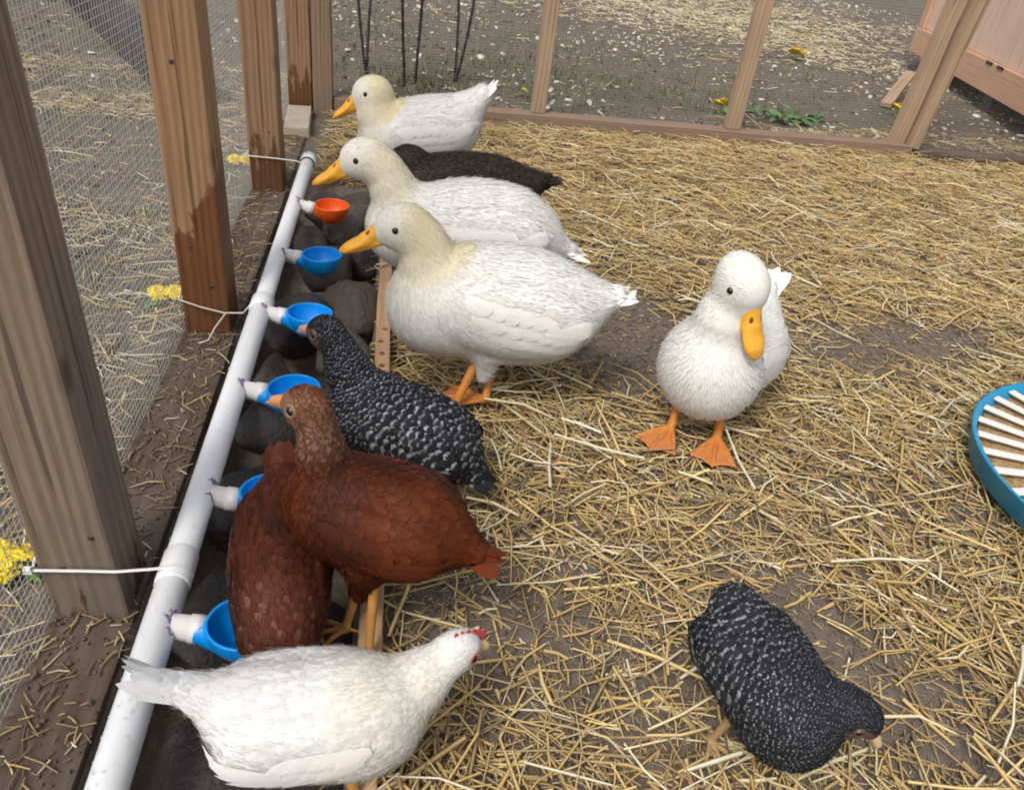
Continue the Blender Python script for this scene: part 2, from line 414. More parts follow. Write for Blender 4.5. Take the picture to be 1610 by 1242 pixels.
pv = link('paving_block', plank_mesh('paving_block', 0.105, 0.05, 0.36, 0.006, 0.002, 3), m_plain('pale_concrete', (0.42, 0.36, 0.28), 0.9, 0.2, 0.3, 14, 0.5))
pv.rotation_euler = (R(-90), 0, R(4)); pv.location = (-0.425, 3.42, 0.005)
tag(pv, 'pale concrete paving block lying against the corner post', 'paving block')

# ------------------------------------------------------------------ pit edging board
eb = tag(empty('edging_board', (-0.03, 1.2, 0)), 'pale sawn edging plank holding the stones of the drain pit', 'plank')
timber('board', W_NEW, rel(eb, (-0.027, -0.3, -0.06)), rel(eb, (-0.027, 2.80, -0.06)), 0.036, 0.17, eb, seed=31, bevel=0.004, n=20)
stk = timber('stake', W_NEW, rel(eb, (-0.062, 1.46, -0.16)), rel(eb, (-0.062, 1.46, 0.036)), 0.034, 0.22, eb, seed=32)
DENT = m_plain('dent', (0.20, 0.11, 0.06), 0.9, 0.1)
for k in range(7):
    mb = MB(); y = 1.40 + k * 0.055 + random.uniform(-.008, .008)
    V, F = lathe_vf([(0.0, 0.0012), (0.006, 0.0008), (0.008, -0.002)], 10, (-0.027 + random.uniform(-.006, .006), y, 0.0255))
    mb.add(V, F); o = link('dent', mb.mesh('dent', True), DENT, eb, loc=rel(eb, (0, 0, 0)))

# ------------------------------------------------------------------ stones in the pit
def stone_mesh(name, seed, sx, sy, sz):
    rr = np.random.default_rng(seed)
    bm = bmesh.new(); bmesh.ops.create_icosphere(bm, subdivisions=4, radius=1.0)
    planes = [(lambda n: (n / np.linalg.norm(n), rr.uniform(0.62, 0.9)))(rr.normal(size=3)) for _ in range(11)]
    for vt in bm.verts:
        p = np.array(vt.co)
        d = 1.0
        for n, k in planes:
            dd = p @ n
            if dd > 1e-3: d = min(d, k / dd)
        d = 0.75 * d + 0.25 * min(d, 0.86)
        q = Vector(p * d); f = mnoise.fractal(q * 2.2 + Vector((seed, 0, 0)), 1.0, 2.0, 4) * 0.09
        vt.co = Vector((q.x * sx, q.y * sy, q.z * sz)) * (1 + f)
    bmesh.ops.smooth_vert(bm, verts=bm.verts, factor=0.5, use_axis_x=True, use_axis_y=True, use_axis_z=True)
    for f in bm.faces: f.smooth = True
    me = bpy.data.meshes.new(name); bm.to_mesh(me); bm.free(); return me
def m_stone(name, a, b):
    t = NT(name); v = t.coord(); n = t.noise(v, 9, 6, 0.65); n2 = t.noise(v, 70, 5, 0.7)
    c = t.mix(t.math('ADD', t.math('MULTIPLY', n, 0.6), t.math('MULTIPLY', n2, 0.4)), a, b)
    sp = t.ramp(n2, [(0.66, (0, 0, 0)), (0.74, (1, 1, 1))])
    c = t.mix(t.math('MULTIPLY', sp, 0.35), c, (0.3, 0.28, 0.25))
    t.set(base=c, rough=t.math('ADD', 0.28, t.math('MULTIPLY', n, 0.4)), spec=0.45); t.bump(t.math('ADD', n, t.math('MULTIPLY', n2, .6)), 0.9, 0.012); return t.m
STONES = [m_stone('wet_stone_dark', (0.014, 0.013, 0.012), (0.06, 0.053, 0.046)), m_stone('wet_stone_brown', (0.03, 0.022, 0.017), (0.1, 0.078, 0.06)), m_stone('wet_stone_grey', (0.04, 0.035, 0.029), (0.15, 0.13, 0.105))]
stones = [  # x, y, z, sx, sy, sz, material, label
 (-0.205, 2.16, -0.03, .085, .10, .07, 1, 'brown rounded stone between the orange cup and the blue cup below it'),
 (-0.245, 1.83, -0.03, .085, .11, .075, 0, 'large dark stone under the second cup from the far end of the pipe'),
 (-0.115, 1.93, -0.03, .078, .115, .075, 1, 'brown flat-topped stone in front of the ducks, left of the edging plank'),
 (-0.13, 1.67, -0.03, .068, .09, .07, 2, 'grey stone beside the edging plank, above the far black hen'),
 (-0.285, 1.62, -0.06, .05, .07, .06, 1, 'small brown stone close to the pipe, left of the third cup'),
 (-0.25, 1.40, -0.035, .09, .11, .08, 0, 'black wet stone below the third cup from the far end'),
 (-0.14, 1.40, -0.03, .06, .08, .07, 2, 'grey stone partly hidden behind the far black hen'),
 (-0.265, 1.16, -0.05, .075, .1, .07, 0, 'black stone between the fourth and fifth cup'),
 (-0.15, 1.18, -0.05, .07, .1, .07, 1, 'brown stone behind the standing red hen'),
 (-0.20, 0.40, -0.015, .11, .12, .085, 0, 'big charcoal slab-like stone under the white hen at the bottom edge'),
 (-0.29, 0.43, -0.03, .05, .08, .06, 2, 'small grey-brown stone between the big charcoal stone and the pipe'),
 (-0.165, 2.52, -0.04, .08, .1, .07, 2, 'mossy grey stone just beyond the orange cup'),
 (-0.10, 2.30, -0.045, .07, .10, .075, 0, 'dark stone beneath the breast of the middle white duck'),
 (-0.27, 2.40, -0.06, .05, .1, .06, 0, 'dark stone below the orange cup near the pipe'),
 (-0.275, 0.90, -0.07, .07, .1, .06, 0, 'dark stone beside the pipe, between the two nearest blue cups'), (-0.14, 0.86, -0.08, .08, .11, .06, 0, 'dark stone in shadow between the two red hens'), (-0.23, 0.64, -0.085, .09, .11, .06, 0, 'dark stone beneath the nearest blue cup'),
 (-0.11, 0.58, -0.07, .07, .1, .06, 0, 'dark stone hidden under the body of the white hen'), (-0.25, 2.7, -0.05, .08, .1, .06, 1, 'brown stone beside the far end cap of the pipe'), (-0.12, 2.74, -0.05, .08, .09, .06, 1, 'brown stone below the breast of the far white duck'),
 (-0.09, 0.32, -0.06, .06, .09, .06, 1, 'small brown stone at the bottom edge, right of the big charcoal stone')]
for i, (x, y, z, sx, sy, sz, mi, lab) in enumerate(stones):
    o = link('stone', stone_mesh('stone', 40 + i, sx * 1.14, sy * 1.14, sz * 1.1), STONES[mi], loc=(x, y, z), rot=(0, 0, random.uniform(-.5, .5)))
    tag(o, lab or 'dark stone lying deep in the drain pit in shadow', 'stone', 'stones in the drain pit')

# ------------------------------------------------------------------ water pipe with drinking cups
PX, PZ, PR = -0.317, 0.08, 0.0235
t = NT('white_pvc'); v = t.coord(); n = t.noise(v, 90, 3, 0.6); n2 = t.noise(t.coord((1, 0.25, 1)), 7, 4)
c = t.mix(t.ramp(n2, [(0.45, (0, 0, 0)), (0.75, (0.5, 0.5, 0.5))]), (0.84, 0.85, 0.86), (0.70, 0.69, 0.67))
c = t.mix(t.ramp(n, [(0.73, (0, 0, 0)), (0.77, (1, 1, 1))]), c, (0.16, 0.12, 0.09))
t.set(base=c, rough=0.35, spec=0.5); PVC = t.m
PVC_FIT = m_plain('pvc_fitting', (0.72, 0.70, 0.68), 0.4, 0.5, 0.12, 60)
PURPLE = m_plain('purple_primer', (0.27, 0.19, 0.33), 0.6, 0.3, 0.4, 90)
BLACK = m_plain('black_rubber', (0.02, 0.02, 0.022), 0.6, 0.3)
BLUE = m_plain('blue_plastic', (0.0, 0.27, 0.76), 0.32, 0.5, 0.1, 25)
ORANGE = m_plain('orange_plastic', (0.80, 0.105, 0.01), 0.32, 0.5, 0.1, 25)
pipe = tag(empty('water_pipe', (PX, 1.2, PZ)), 'long white plastic water pipe with an orange cup and five blue cups', 'pipe')
def ypipe(name, y0, y1, r, mat, parent=pipe, n=28, taper=0.0):
    m = MB(); P = [(0, y0 - 1.2, 0), (0, y0 - 1.2 + 0.004, 0), (0, y1 - 1.2 - 0.004, 0), (0, y1 - 1.2, 0)]
    m.add(*tube_vf(P, [r - 0.002, r, r - taper, r - taper - 0.002], n)); return link(name, m.mesh(name, True), mat, parent)
ypipe('pipe_length', 1.745, 2.80, PR - 0.0015, PVC); ypipe('pipe_length', 0.885, 1.745, PR, PVC); ypipe('pipe_length', -0.35, 0.885, PR + 0.0005, PVC)
ypipe('coupling', 1.70, 1.755, PR + 0.0035, PVC); ypipe('coupling', 0.84, 0.905, PR + 0.0025, PVC)
ypipe('end_cap', 2.805, 2.862, PR + 0.0035, PVC); ypipe('rubber_ring', 2.795, 2.806, PR + 0.002, BLACK)

def cup_sdf(P):   # local: x away from the pipe, z up; rim at z = 0
    bowl = np.maximum(np.maximum(ell(P, (0, 0, 0.004), (0.045, 0.043, 0.055)), P[:, 2]), -0.058 - P[:, 2])
    neck = rcone(P, (-0.05, 0, -0.016), (-0.01, 0, -0.028), 0.0145, 0.026)
    d = smin(bowl, np.maximum(neck, P[:, 2] + 0.001), 0.006)
    hollow = ell(P, (0, 0, 0.006), (0.0415, 0.0395, 0.050))
    return np.maximum(d, -hollow)
cV, cF = snet(cup_sdf, (-0.07, -0.055, -0.065), (0.055, 0.055, 0.006), 0.0016)
cup_me = [mesh_np('cup', cV, cF), mesh_np('cup', cV, cF)]
cup_me[0].materials.append(BLUE); cup_me[1].materials.append(ORANGE)
con = MB(); con.add(*tube_vf([(0.016, 0, 0), (0.040, 0, -0.003), (0.0405, 0, -0.003), (0.062, 0, -0.005)], [0.0185, 0.0185, 0.0205, 0.0205], 20)); con_me = con.mesh('connector', True)
CUPS = [(2.402, 1), (2.027, 0), (1.691, 0), (1.364, 0), (1.043, 0), (0.767, 0)]
for i, (y, k) in enumerate(CUPS):
    s = 1.0 + 0.04 * math.sin(i * 5)
    cn = link('connector', con_me, PVC_FIT, pipe, loc=(0, y - 1.2, 0), rot=(0, R(4), R(random.uniform(-3, 3))))
    cp = link('drinking_cup', cup_me[k], None, pipe, loc=(0.117, y - 1.2 - 0.002, 0.008), rot=(R(random.uniform(-3, 3)), R(random.uniform(-2, 6)), R(random.uniform(-4, 4))))
    cp.scale = (1.2,) * 3
    cp['label'] = 'orange plastic drinking cup' if k else 'blue plastic drinking cup'
    m = MB()   # primer smears with drips round the joint
    rr = random.Random(i)
    for j in range(9):
        a0 = rr.uniform(0.0, 1.0); yc = rr.gauss(0, 0.011); w = rr.uniform(0.002, 0.005); ln = rr.uniform(0.4, 1.1); V = []; F = []
        for q in range(7):
            a = a0 + ln * (q / 6 - 0.5); ww = w * math.sin(math.pi * (q + 0.6) / 7.2) * rr.uniform(0.6, 1.2); yy = yc + 0.004 * math.sin(q * 1.3 + j)
            for sgn in (-1, 1): V.append(((PR + 0.0009) * math.cos(a), y - 1.2 + yy + sgn * ww, (PR + 0.0009) * math.sin(a)))
        for q in range(6): F.append((q * 2, q * 2 + 1, q * 2 + 3, q * 2 + 2))
        m.add(V, F)
    link('primer_smear', m.mesh('primer_smear', True), PURPLE, pipe)

t = NT('water_drop'); t.set(base=(1, 1, 1), rough=.02); t.b.inputs['Transmission Weight'].default_value = 1.0; t.b.inputs['IOR'].default_value = 1.33
m = MB(); rr = random.Random(3)
for k in range(170):
    a = rr.uniform(.5, 2.9); y = rr.uniform(.35, 1.9) if k > 60 else rr.uniform(.45, .9); r = rr.uniform(.0008, .0022); dr = PR + .0006
    c_ = Vector((dr * math.cos(a), y - 1.2, dr * math.sin(a))); nn = c_.copy(); nn.y = 0; nn.normalize(); tt = Vector((0, 1, 0)); bb = nn.cross(tt); V = []; F = []
    for i in range(4):
        w = i / 3 * math.pi / 2
        for q in range(8):
            V.append(c_ + (tt * math.cos(q * .785) + bb * math.sin(q * .785) * 1.2) * r * math.cos(w) + nn * r * .7 * math.sin(w))
    for i in range(3):
        for q in range(8): F.append((i * 8 + q, i * 8 + (q + 1) % 8, i * 8 + 8 + (q + 1) % 8, i * 8 + 8 + q))
    m.add(V, F)
tag(link('water_drops', m.mesh('water_drops', True), t.m, pipe), kind='stuff')

# cable ties and strings that hold the pipe
TIE = m_plain('white_nylon', (0.72, 0.72, 0.7), 0.4, 0.4, 0.08)
def tie(label, y, z0, z1):
    e = tag(empty('cable_tie', (-0.45, y, z0)), label, 'cable tie', 'cable ties on the pipe')
    pts = [(-0.508, y + 0.07, z0 + .004), (-0.509, y + 0.01, z0 + .003), (-0.506, y - 0.006, z0), (-0.44, y - 0.0065, z0 - .002), (-0.395, y - 0.007, z0 - .004), (PX - 0.026, y - 0.006, (z0 + z1) / 2 + .012), (PX - 0.012, y - 0.004, z1 + PR + .001), (PX + 0.004, y - 0.002, z1 + PR + .0035), (PX + 0.018, y, z1 + PR * .75), (PX + 0.027, y + .002, z1 + .004), (PX + .02, y + .006, z1 - .018), (PX, y + .01, z1 - .027)]
    tube('strap', [rel(e, p) for p in pts], 0.0026, TIE, e, 8, 0.5)
    m = MB(); m.add(*box_vf(-.006, .006, -.004, .004, -.005, .005)); link('lock_head', m.mesh('lock_head', bevel=0.001), TIE, e, loc=rel(e, (-0.512, y - 0.006, z0)))
tie('white cable tie round the nearest grey post and the pipe', 0.858, 0.105, PZ)
tie('white cable tie round the third post at the far end of the pipe', 2.733, 0.12, PZ)
TW = m_plain('pale_twine', (0.6, 0.56, 0.5), 0.8, 0.2)
e = tag(empty('twine', (-0.42, 1.72, 0.06)), 'pale forked twine tying the pipe to the dark wet post', 'string')
tube('strand', [rel(e, p) for p in ((-0.51, 1.79, .1), (-0.508, 1.733, .085), (-.46, 1.728, .07), (-.405, 1.724, .058), (-.36, 1.72, .062), (PX - .02, 1.72, PZ + .012), (PX, 1.722, PZ + PR + .003), (PX + .026, 1.724, PZ))], 0.0022, TW, e, 6)
tube('strand', [rel(e, p) for p in ((-.402, 1.722, .058), (-.425, 1.70, .03), (-.44, 1.685, .004), (-.46, 1.672, .002))], 0.002, TW, e, 6)
# ------------------------------------------------------------------ birds
def unit(v): v = np.array(v, float); return v / np.linalg.norm(v)
def frame(fwd, up=(0, 0, 1)):
    f = unit(fwd); u = np.array(up, float); u = unit(u - f * (u @ f)); l = np.cross(u, f); return np.stack([f, l, u], 1)   # columns: forward, left, up

SKIN_O = m_attr('leg_skin', 0.5, 0.35, 0.5, 70, 0.4)
BILL_M = m_attr('bill_horn', 0.38, 0.45, 0.12, 60, 0.05)
EYE_M = m_attr('eye', 0.08, 0.6, 0.0)
BODY_M = m_attr('down', 0.9, 0.1, 0.15, 200)
F_WHITE = m_feather('white_feather', None, 0.06)
F_DARK = m_feather('dark_brown_feather', (1.0, (.075, .052, .038), .78), 0.3, 0.55)
F_RED = m_feather('red_feather', None, 0.3, 0.6)
F_BAR = m_feather('barred_feather', (1.6, (0.36, 0.37, 0.39), 0.70), 0.2, 0.7)
F_BAR2 = m_feather('fine_barred_feather', (1.9, (0.30, 0.315, 0.34), 0.68), 0.2, 0.7)

def poisson(P, rad, seed):
    """keep points that are at least rad apart (rad per point)"""
    g = {}; keep = []; cell = float(np.max(rad))
    ijk = np.floor(P / cell).astype(int)
    for i in range(len(P)):
        a, b, c = ijk[i]; ok = True; r2 = rad[i] ** 2
        for x in (a - 1, a, a + 1):
            for y in (b - 1, b, b + 1):
                for z in (c - 1, c, c + 1):
                    for j in g.get((x, y, z), ()):
                        d = P[i] - P[j]
                        if d[0] * d[0] + d[1] * d[1] + d[2] * d[2] < r2: ok = False; break
                    if not ok: break
                if not ok: break
            if not ok: break
        if ok: keep.append(i); g.setdefault((a, b, c), []).append(i)
    return np.array(keep, int)

WPROF = np.array([0.35, 0.85, 1.0, 0.98, 0.8, 0.42, 0.06]); VPROF = np.array([0, 0.2, 0.42, 0.64, 0.82, 0.94, 1.0])
def feathers(f, P0, D0, L, W, lift0, lift1, col, acc, camber=0.06, droop=0.2):
    """vanes that follow the body surface from the root P0 along D0"""
    N = len(P0); K = len(WPROF); P = P0.copy(); D = D0.copy(); rows = []; nr = []
    for k in range(K):
        if True:
            n = grad(f, P); P = P - n * f(P)[:, None]
            D = D - n * (D * n).sum(1)[:, None]; D /= np.maximum(np.linalg.norm(D, axis=1), 1e-6)[:, None]
            if k == 0: n0 = n
        s = np.cross(n, D); lf = (lift0 + (lift1 - lift0) * VPROF[k] ** 1.3)[:, None]
        c = P + n * lf; w = (W * WPROF[k] * 0.5)[:, None]
        rows.append(np.stack([c - s * w - n * w * droop, c + n * w * camber, c + s * w - n * w * droop], 1)); nr.append(np.stack([n - s * .22, n + D * .06, n + s * .22], 1))
        if k < K - 1: P = P + D * (L * (VPROF[k + 1] - VPROF[k]))[:, None]
    V = np.stack(rows, 1)                               # N,K,3,3
    idx = np.arange(N * K * 3).reshape(N, K, 3)
    q = [np.stack([idx[:, k, a], idx[:, k, a + 1], idx[:, k + 1, a + 1], idx[:, k + 1, a]], -1) for k in range(K - 1) for a in (0, 1)]
    F = np.concatenate([x.reshape(-1, 4) for x in q])[:, ::-1]
    uv = np.zeros((N, K, 3, 2)); uv[..., 0] = np.array([-1, 0, 1]); uv[..., 1] = VPROF[:, None]
    C = np.repeat(np.repeat(col[:, None, None, :], K, 1), 3, 2)
    acc.append((V.reshape(-1, 3), F, C.reshape(-1, 3), uv.reshape(-1, 2), np.stack(nr, 1).reshape(-1, 3)))

def fuzz(f, P, D, L, col, acc, w=0.0007, stand=0.3, whites=.0):
    n = grad(f, P); P = P - n * f(P)[:, None]
    D = D - n * (D * n).sum(1)[:, None]; D /= np.maximum(np.linalg.norm(D, axis=1), 1e-6)[:, None]
    s = np.cross(n, D); s = s + RNG.normal(0, .2, s.shape); D = D + RNG.normal(0, .14, D.shape)
    tip = P + D * L[:, None] + n * (L * stand * RNG.uniform(.5, 1.6, len(L)))[:, None]; mid = (P + tip) / 2 + n * (L * .1)[:, None]
    V = np.stack([P - s * w, P + s * w, mid + s * w * .8, mid - s * w * .8, tip], 1).reshape(-1, 3)
    i = np.arange(len(P))[:, None] * 5
    F4 = i + np.array([[3, 2, 1, 0]]); F3 = i + np.array([[4, 2, 3]])
    uv = np.stack([np.zeros(len(V)), np.repeat(np.where(RNG.random(len(P)) < whites, .98, .78), 5)], 1); acc.append((V, (F4, F3), np.repeat(col, 5, 0), uv, np.repeat(n + RNG.normal(0, .035, n.shape), 5, 0)))

def flush(name, acc, mat, parent):
    V = []; F4 = []; F3 = []; C = []; U = []; NN = []; o = 0
    for v, f, c, u, n_ in acc:
        NN.append(n_ / np.maximum(np.linalg.norm(n_, axis=1), 1e-6)[:, None])
        if isinstance(f, tuple): F4.append(f[0] + o); F3.append(f[1] + o)
        else: F4.append(f + o)
        V.append(v); C.append(c); U.append(u); o += len(v)
    Fl = [np.concatenate(F4)] + ([np.concatenate(F3)] if F3 else [])
    ob = link(name, mesh_np(name, np.concatenate(V), Fl, np.concatenate(C), np.concatenate(U), nrm=np.concatenate(NN)), mat, parent); tag(ob, kind='stuff'); return ob

def eye_mesh(r, iris, pupil=0.5):
    V = []; C = []; F = []; n = 16; rings = 12
    for i in range(rings + 1):
        a = math.pi * i / rings
        for k in range(n): w = 2 * math.pi * k / n; V.append((r * math.sin(a) * math.cos(w), r * math.sin(a) * math.sin(w), r * math.cos(a)))
        C += [((0.004, 0.004, 0.005) if a < pupil else iris if a < 1.35 else (0.02, 0.015, 0.012))] * n
    for i in range(rings):
        for k in range(n): F.append((i * n + k, i * n + (k + 1) % n, (i + 1) * n + (k + 1) % n, (i + 1) * n + k))
    return mesh_np('eye', np.array(V), np.array(F)[:, ::-1], np.array(C))

def leg_parts(root, kind, hip, ankle, yaw, col, web, toe=1.0):
    """shank from hip to ankle, toes forward from the ankle (z of ankle = ground contact)"""
    hip = np.array(hip); an = np.array(ankle); c, s = math.cos(yaw), math.sin(yaw)
    duck = kind == 'duck'; tl = (0.092 if duck else 0.052) * toe; rs = 0.0085 if duck else 0.0062
    joint = an + np.array([0, 0, 0.018 if duck else 0.012]); angs = (-0.52, 0, 0.52) if duck else (-0.6, 0.05, 0.65)
    def pt(a, r, z): return an + np.array([r * math.cos(yaw + a), r * math.sin(yaw + a), z])
    tips = [pt(a, tl * (1.0 if a == angs[1] else 0.92), 0.003) for a in angs]
    mids = [pt(a, tl * 0.5, 0.009) for a in angs]; back = pt(math.pi - 0.3, 0.022, 0.006)
    def f(P):
        d = rcone(P, hip, joint, rs * 1.25, rs)
        d = smin(d, rcone(P, joint, an + np.array([0, 0, .008]), rs * 1.05, rs * .9), .006)
        for m, tp in zip(mids, tips):
            d = smin(d, rcone(P, an + np.array([0, 0, .01]), m, rs * .8, rs * .58), .004)
            d = smin(d, rcone(P, m, tp, rs * .58, rs * .34), .003)
        d = smin(d, rcone(P, an + np.array([0, 0, .01]), back, rs * .6, rs * .3), .003)
        if web:
            for a, b in ((0, 1), (1, 2)):
                mm = (tips[a] + tips[b]) / 2 * .93 + an * .07
                d = smin(d, tri_sdf(P, an + np.array([0, 0, .008]), tips[a], mm, .0016), .003)
                d = smin(d, tri_sdf(P, an + np.array([0, 0, .008]), tips[b], mm, .0016), .003)
        return d
    allp = np.array([hip, an, back] + tips); V, F = snet(f, allp.min(0) - .016, allp.max(0) + .016, .0024 if duck else .002)
    C = np.tile(np.array(col), (len(V), 1)); 
    if duck:
        wl = np.clip((np.linalg.norm(V[:, :2] - an[:2], axis=1) - .02) / .05, 0, 1)[:, None] * (V[:, 2:3] < an[2] + .03)
        C = C * (1 - .45 * wl) + np.array([.58, .20, .095]) * .45 * wl
    lo = V[:, 2] < an[2] + 0.022
    fm = lo[F].all(1)
    def part(nm, sel, par):
        Fs = F[sel]; u, inv = np.unique(Fs, return_inverse=True)
        return link(nm, mesh_np(nm, V[u], inv.reshape(Fs.shape), C[u]), SKIN_O, par)
    lg = part('leg', ~fm, root); part('foot', fm, lg)

def make_bird(S):
    root = tag(empty(S['name'], (*S['base'], S.get('z', 0.0)), R(S['heading'])), S['label'], S['cat'], S.get('group'))
    kind = S['kind']; duck = kind == 'duck'; root.scale = (S.get('scale', 1.0),) * 3
    chain = [np.array(p, float) for p in S['neck']]                 # (u,v,z,r) from body to head
    hc = np.array(S['head']); HM = frame(S['hdir'], S.get('hup', (0, 0, 1)))
    bc = np.array(S['body'][0]); bs = S['body'][1]; p = R(S['body'][2])
    BM = np.stack([(math.cos(p), 0, math.sin(p)), (0, 1, 0), (-math.sin(p), 0, math.cos(p))], 1)
    tail0 = np.array(S['rump'][0]); tail1 = np.array(S['rump'][1]); rr = S['rump'][2]
    hs_ = np.array((0.054, 0.041, 0.045) if duck else (0.031, 0.024, 0.027)) * S.get('hscale', 1.0); hk = S.get('hscale', 1.0)
    wz, wx = S.get('wing', (0.0, -0.02))
    def f(P):
        d = ell(P, bc, bs, BM)
        d = smin(d, ell(P, S['breast'][0], S['breast'][1]), .05)
        d = smin(d, rcone(P, tail0, tail1, rr[0], rr[1], (1, 1.15, 0.95)), .05)
        for s in (-1, 1):
            d = smin(d, ell(P, bc + BM @ np.array([wx, s * bs[1] * .80, wz + bs[2] * .12]), (bs[0] * .74, bs[1] * .30, bs[2] * .60), BM), .018)
            for th in S.get('thigh', ()):
                if th[1] * s > 0: d = smin(d, rcone(P, th[:3], th[3:6], th[6], th[7]), .02)
        prev = None
        for c in chain:
            if prev is not None: d = smin(d, rcone(P, prev[:3], c[:3], prev[3], c[3]), .022 if duck else .015)
            prev = c
        d = smin(d, ell(P, hc, hs_, HM), .022 if duck else .014)
        d = smin(d, rcone(P, hc + HM @ (np.array([.012, 0, -.008]) * hk), hc + HM @ (np.array([.040, 0, -.012] if duck else [.024, 0, -.003]) * hk), (.034 if duck else .018) * hk, (.019 if duck else .0095) * hk), .012)
        return d
    lo = np.minimum.reduce([bc - max(bs) * 1.15, hc - .1, tail1 - .06]); hi = np.maximum.reduce([bc + max(bs) * 1.15, hc + .1, tail1 + .06])
    lo[1] = min(-bs[1] - .05, hc[1] - .07); hi[1] = max(bs[1] + .05, hc[1] + .07)
    V, F = snet(f, lo, hi, .0055 if duck else .0045)
    spine = [hc + HM @ np.array([.04, 0, 0.])] + [hc] + [c[:3] for c in chain[::-1]] + [bc + BM @ np.array([bs[0] * .1, 0, 0]), tail0, tail1]
    spine = np.array(spine); seg = spine[1:] - spine[:-1]; sl = np.linalg.norm(seg, axis=1); cum = np.concatenate([[0], np.cumsum(sl)])
    nneck = len(chain) + 1
    def flow(P):
        W = []; T = []
        for a, e in zip(spine[:-1], seg):
            h = np.clip(((P - a) @ e) / (e @ e), 0, 1); d = np.linalg.norm(P - a - h[:, None] * e, axis=1); W.append(1 / (d ** 2 + .0004) ** 2); T.append(h)
        W = np.array(W); W /= W.sum(0); T = np.array(T)
        D = (W[:, :, None] * (seg / sl[:, None])[:, None, :]).sum(0)
        W2 = W ** 1.5; W2 /= W2.sum(0); s = (W2 * (cum[:-1, None] + T * sl[:, None])).sum(0)
        return D, s, None
    def region(P):
        """0 head .. 1 neck .. 2 body .. 3 tail"""
        D, s, i = flow(P); nb = cum[nneck]
        r = np.where(s < nb, s / nb * 1.0, 1 + (s - nb) / (cum[-1] - nb) * 2)
        return D, r
    def colour(P, rnd):
        return S['colour'](P, (P - hc) @ HM, region(P)[1], rnd)
    body = link('body', mesh_np('body', V, F, colour(V, np.full(len(V), .5)) * S.get('under', .92)), BODY_M, root)
    # --- plumage
    tri = np.concatenate([F[:, [0, 1, 2]], F[:, [0, 2, 3]]]); A, B, C = V[tri[:, 0]], V[tri[:, 1]], V[tri[:, 2]]
    ar = np.linalg.norm(np.cross(B - A, C - A), axis=1) / 2; pr = ar / ar.sum()
    def sample(n):
        k = RNG.choice(len(tri), n, p=pr); a = np.sqrt(RNG.random(n)); b = RNG.random(n)
        return (1 - a)[:, None] * A[k] + (a * (1 - b))[:, None] * B[k] + (a * b)[:, None] * C[k]
    acc = []; sz = S.get('fsize', 1.0)
    def clear(P):
        Q = (P - hc) @ HM / hk; ok = (Q[:, 0] < (.040 if duck else .020)) | (np.linalg.norm(Q, axis=1) > (.075 if duck else .05))
        ex, ey, ez = (.014, .036, .010) if duck else (.012, .021, .006)
        return ok & ((np.abs(Q[:, 0] - ex) ** 2 + (Q[:, 2] - ez) ** 2 > (.010 if duck else .0105) ** 2) | (np.abs(Q[:, 1]) < ey * .6) | (np.linalg.norm(Q, axis=1) > .075)) & (P[:, 2] > S.get('belly', -1))
    P = sample(16000); P = P[clear(P)]; D, r = region(P)
    Lf = np.interp(r, [0, .35, .8, 1.3, 2, 2.6, 3], ([.010, .016, .024, .034, .040, .040, .040] if duck else [.007, .011, .018, .028, .033, .035, .036])) * sz
    if duck and S['fmat'] is F_WHITE:
        kk = RNG.random(len(P)) < np.clip((r - .95) / .35, 0, 1); P, D, r, Lf = P[kk], D[kk], r[kk], Lf[kk]
    k = poisson(P, Lf * S.get('dens', .36), 1); P, D, r, Lf = P[k], D[k], r[k], Lf[k]
    D = D + RNG.normal(0, .10, D.shape); Lf = Lf * RNG.uniform(.85, 1.2, len(Lf)); rnd = RNG.random(len(P))
    lift = S.get('lift', .003)
    feathers(f, P, D, Lf, Lf * S.get('fw', .62), np.full(len(P), -.001), lift * Lf / .03 + RNG.uniform(0, .0003 if duck else .0006, len(P)), colour(P, rnd), acc, S.get('camber', .06), S.get('droop', .2))
    # --- folded wings
    if S.get('wings', True):
        for s in (-1, 1):
            for (n, a0, a1, zz, L0, L1, Wd, l0, tl_) in S.get('wingrows', WINGROWS[kind]):
                tt = np.linspace(0, 1, n); x = bs[0] * (a0 + (a1 - a0) * tt)
                loc = np.stack([x, np.full(n, s * bs[1] * 1.2), bs[2] * (zz[0] + (zz[1] - zz[0]) * tt)], 1)
                Pw = bc + loc @ BM.T
                for _ in range(3): Pw = Pw - grad(f, Pw) * f(Pw)[:, None]
                Dw = np.tile(BM @ np.array([-1.0, 0, tl_]), (n, 1)) + RNG.normal(0, .04, (n, 3))
                feathers(f, Pw, Dw, (L0 + (L1 - L0) * tt) * sz, np.full(n, Wd * sz), np.full(n, l0), l0 + .002 + .0005 * np.arange(n)[::-1], colour(Pw, RNG.random(n)) * S.get('wingdark', 1.0), acc)
    # --- tail fan
    td = unit(tail1 - tail0); tn, tL, tW, spread, lean = S['tailfan']
    TM = frame(td); a = np.linspace(-1, 1, tn)
    Pt = np.array([tail1 - td * .028 + TM @ np.array([0, x * rr[1] * .6, (1 - abs(x)) * rr[1] * .4 * lean]) for x in a])
    Dt = np.array([TM @ unit([1, x * spread, lean * .22 * (1 - abs(x)) + RNG.normal(0, .05)]) for x in a])
    nrm = np.array([TM @ unit([0, x * .9 * lean, 1 - .5 * abs(x) * lean]) for x in a])
    big = lambda Q: np.full(len(Q), 0.0)
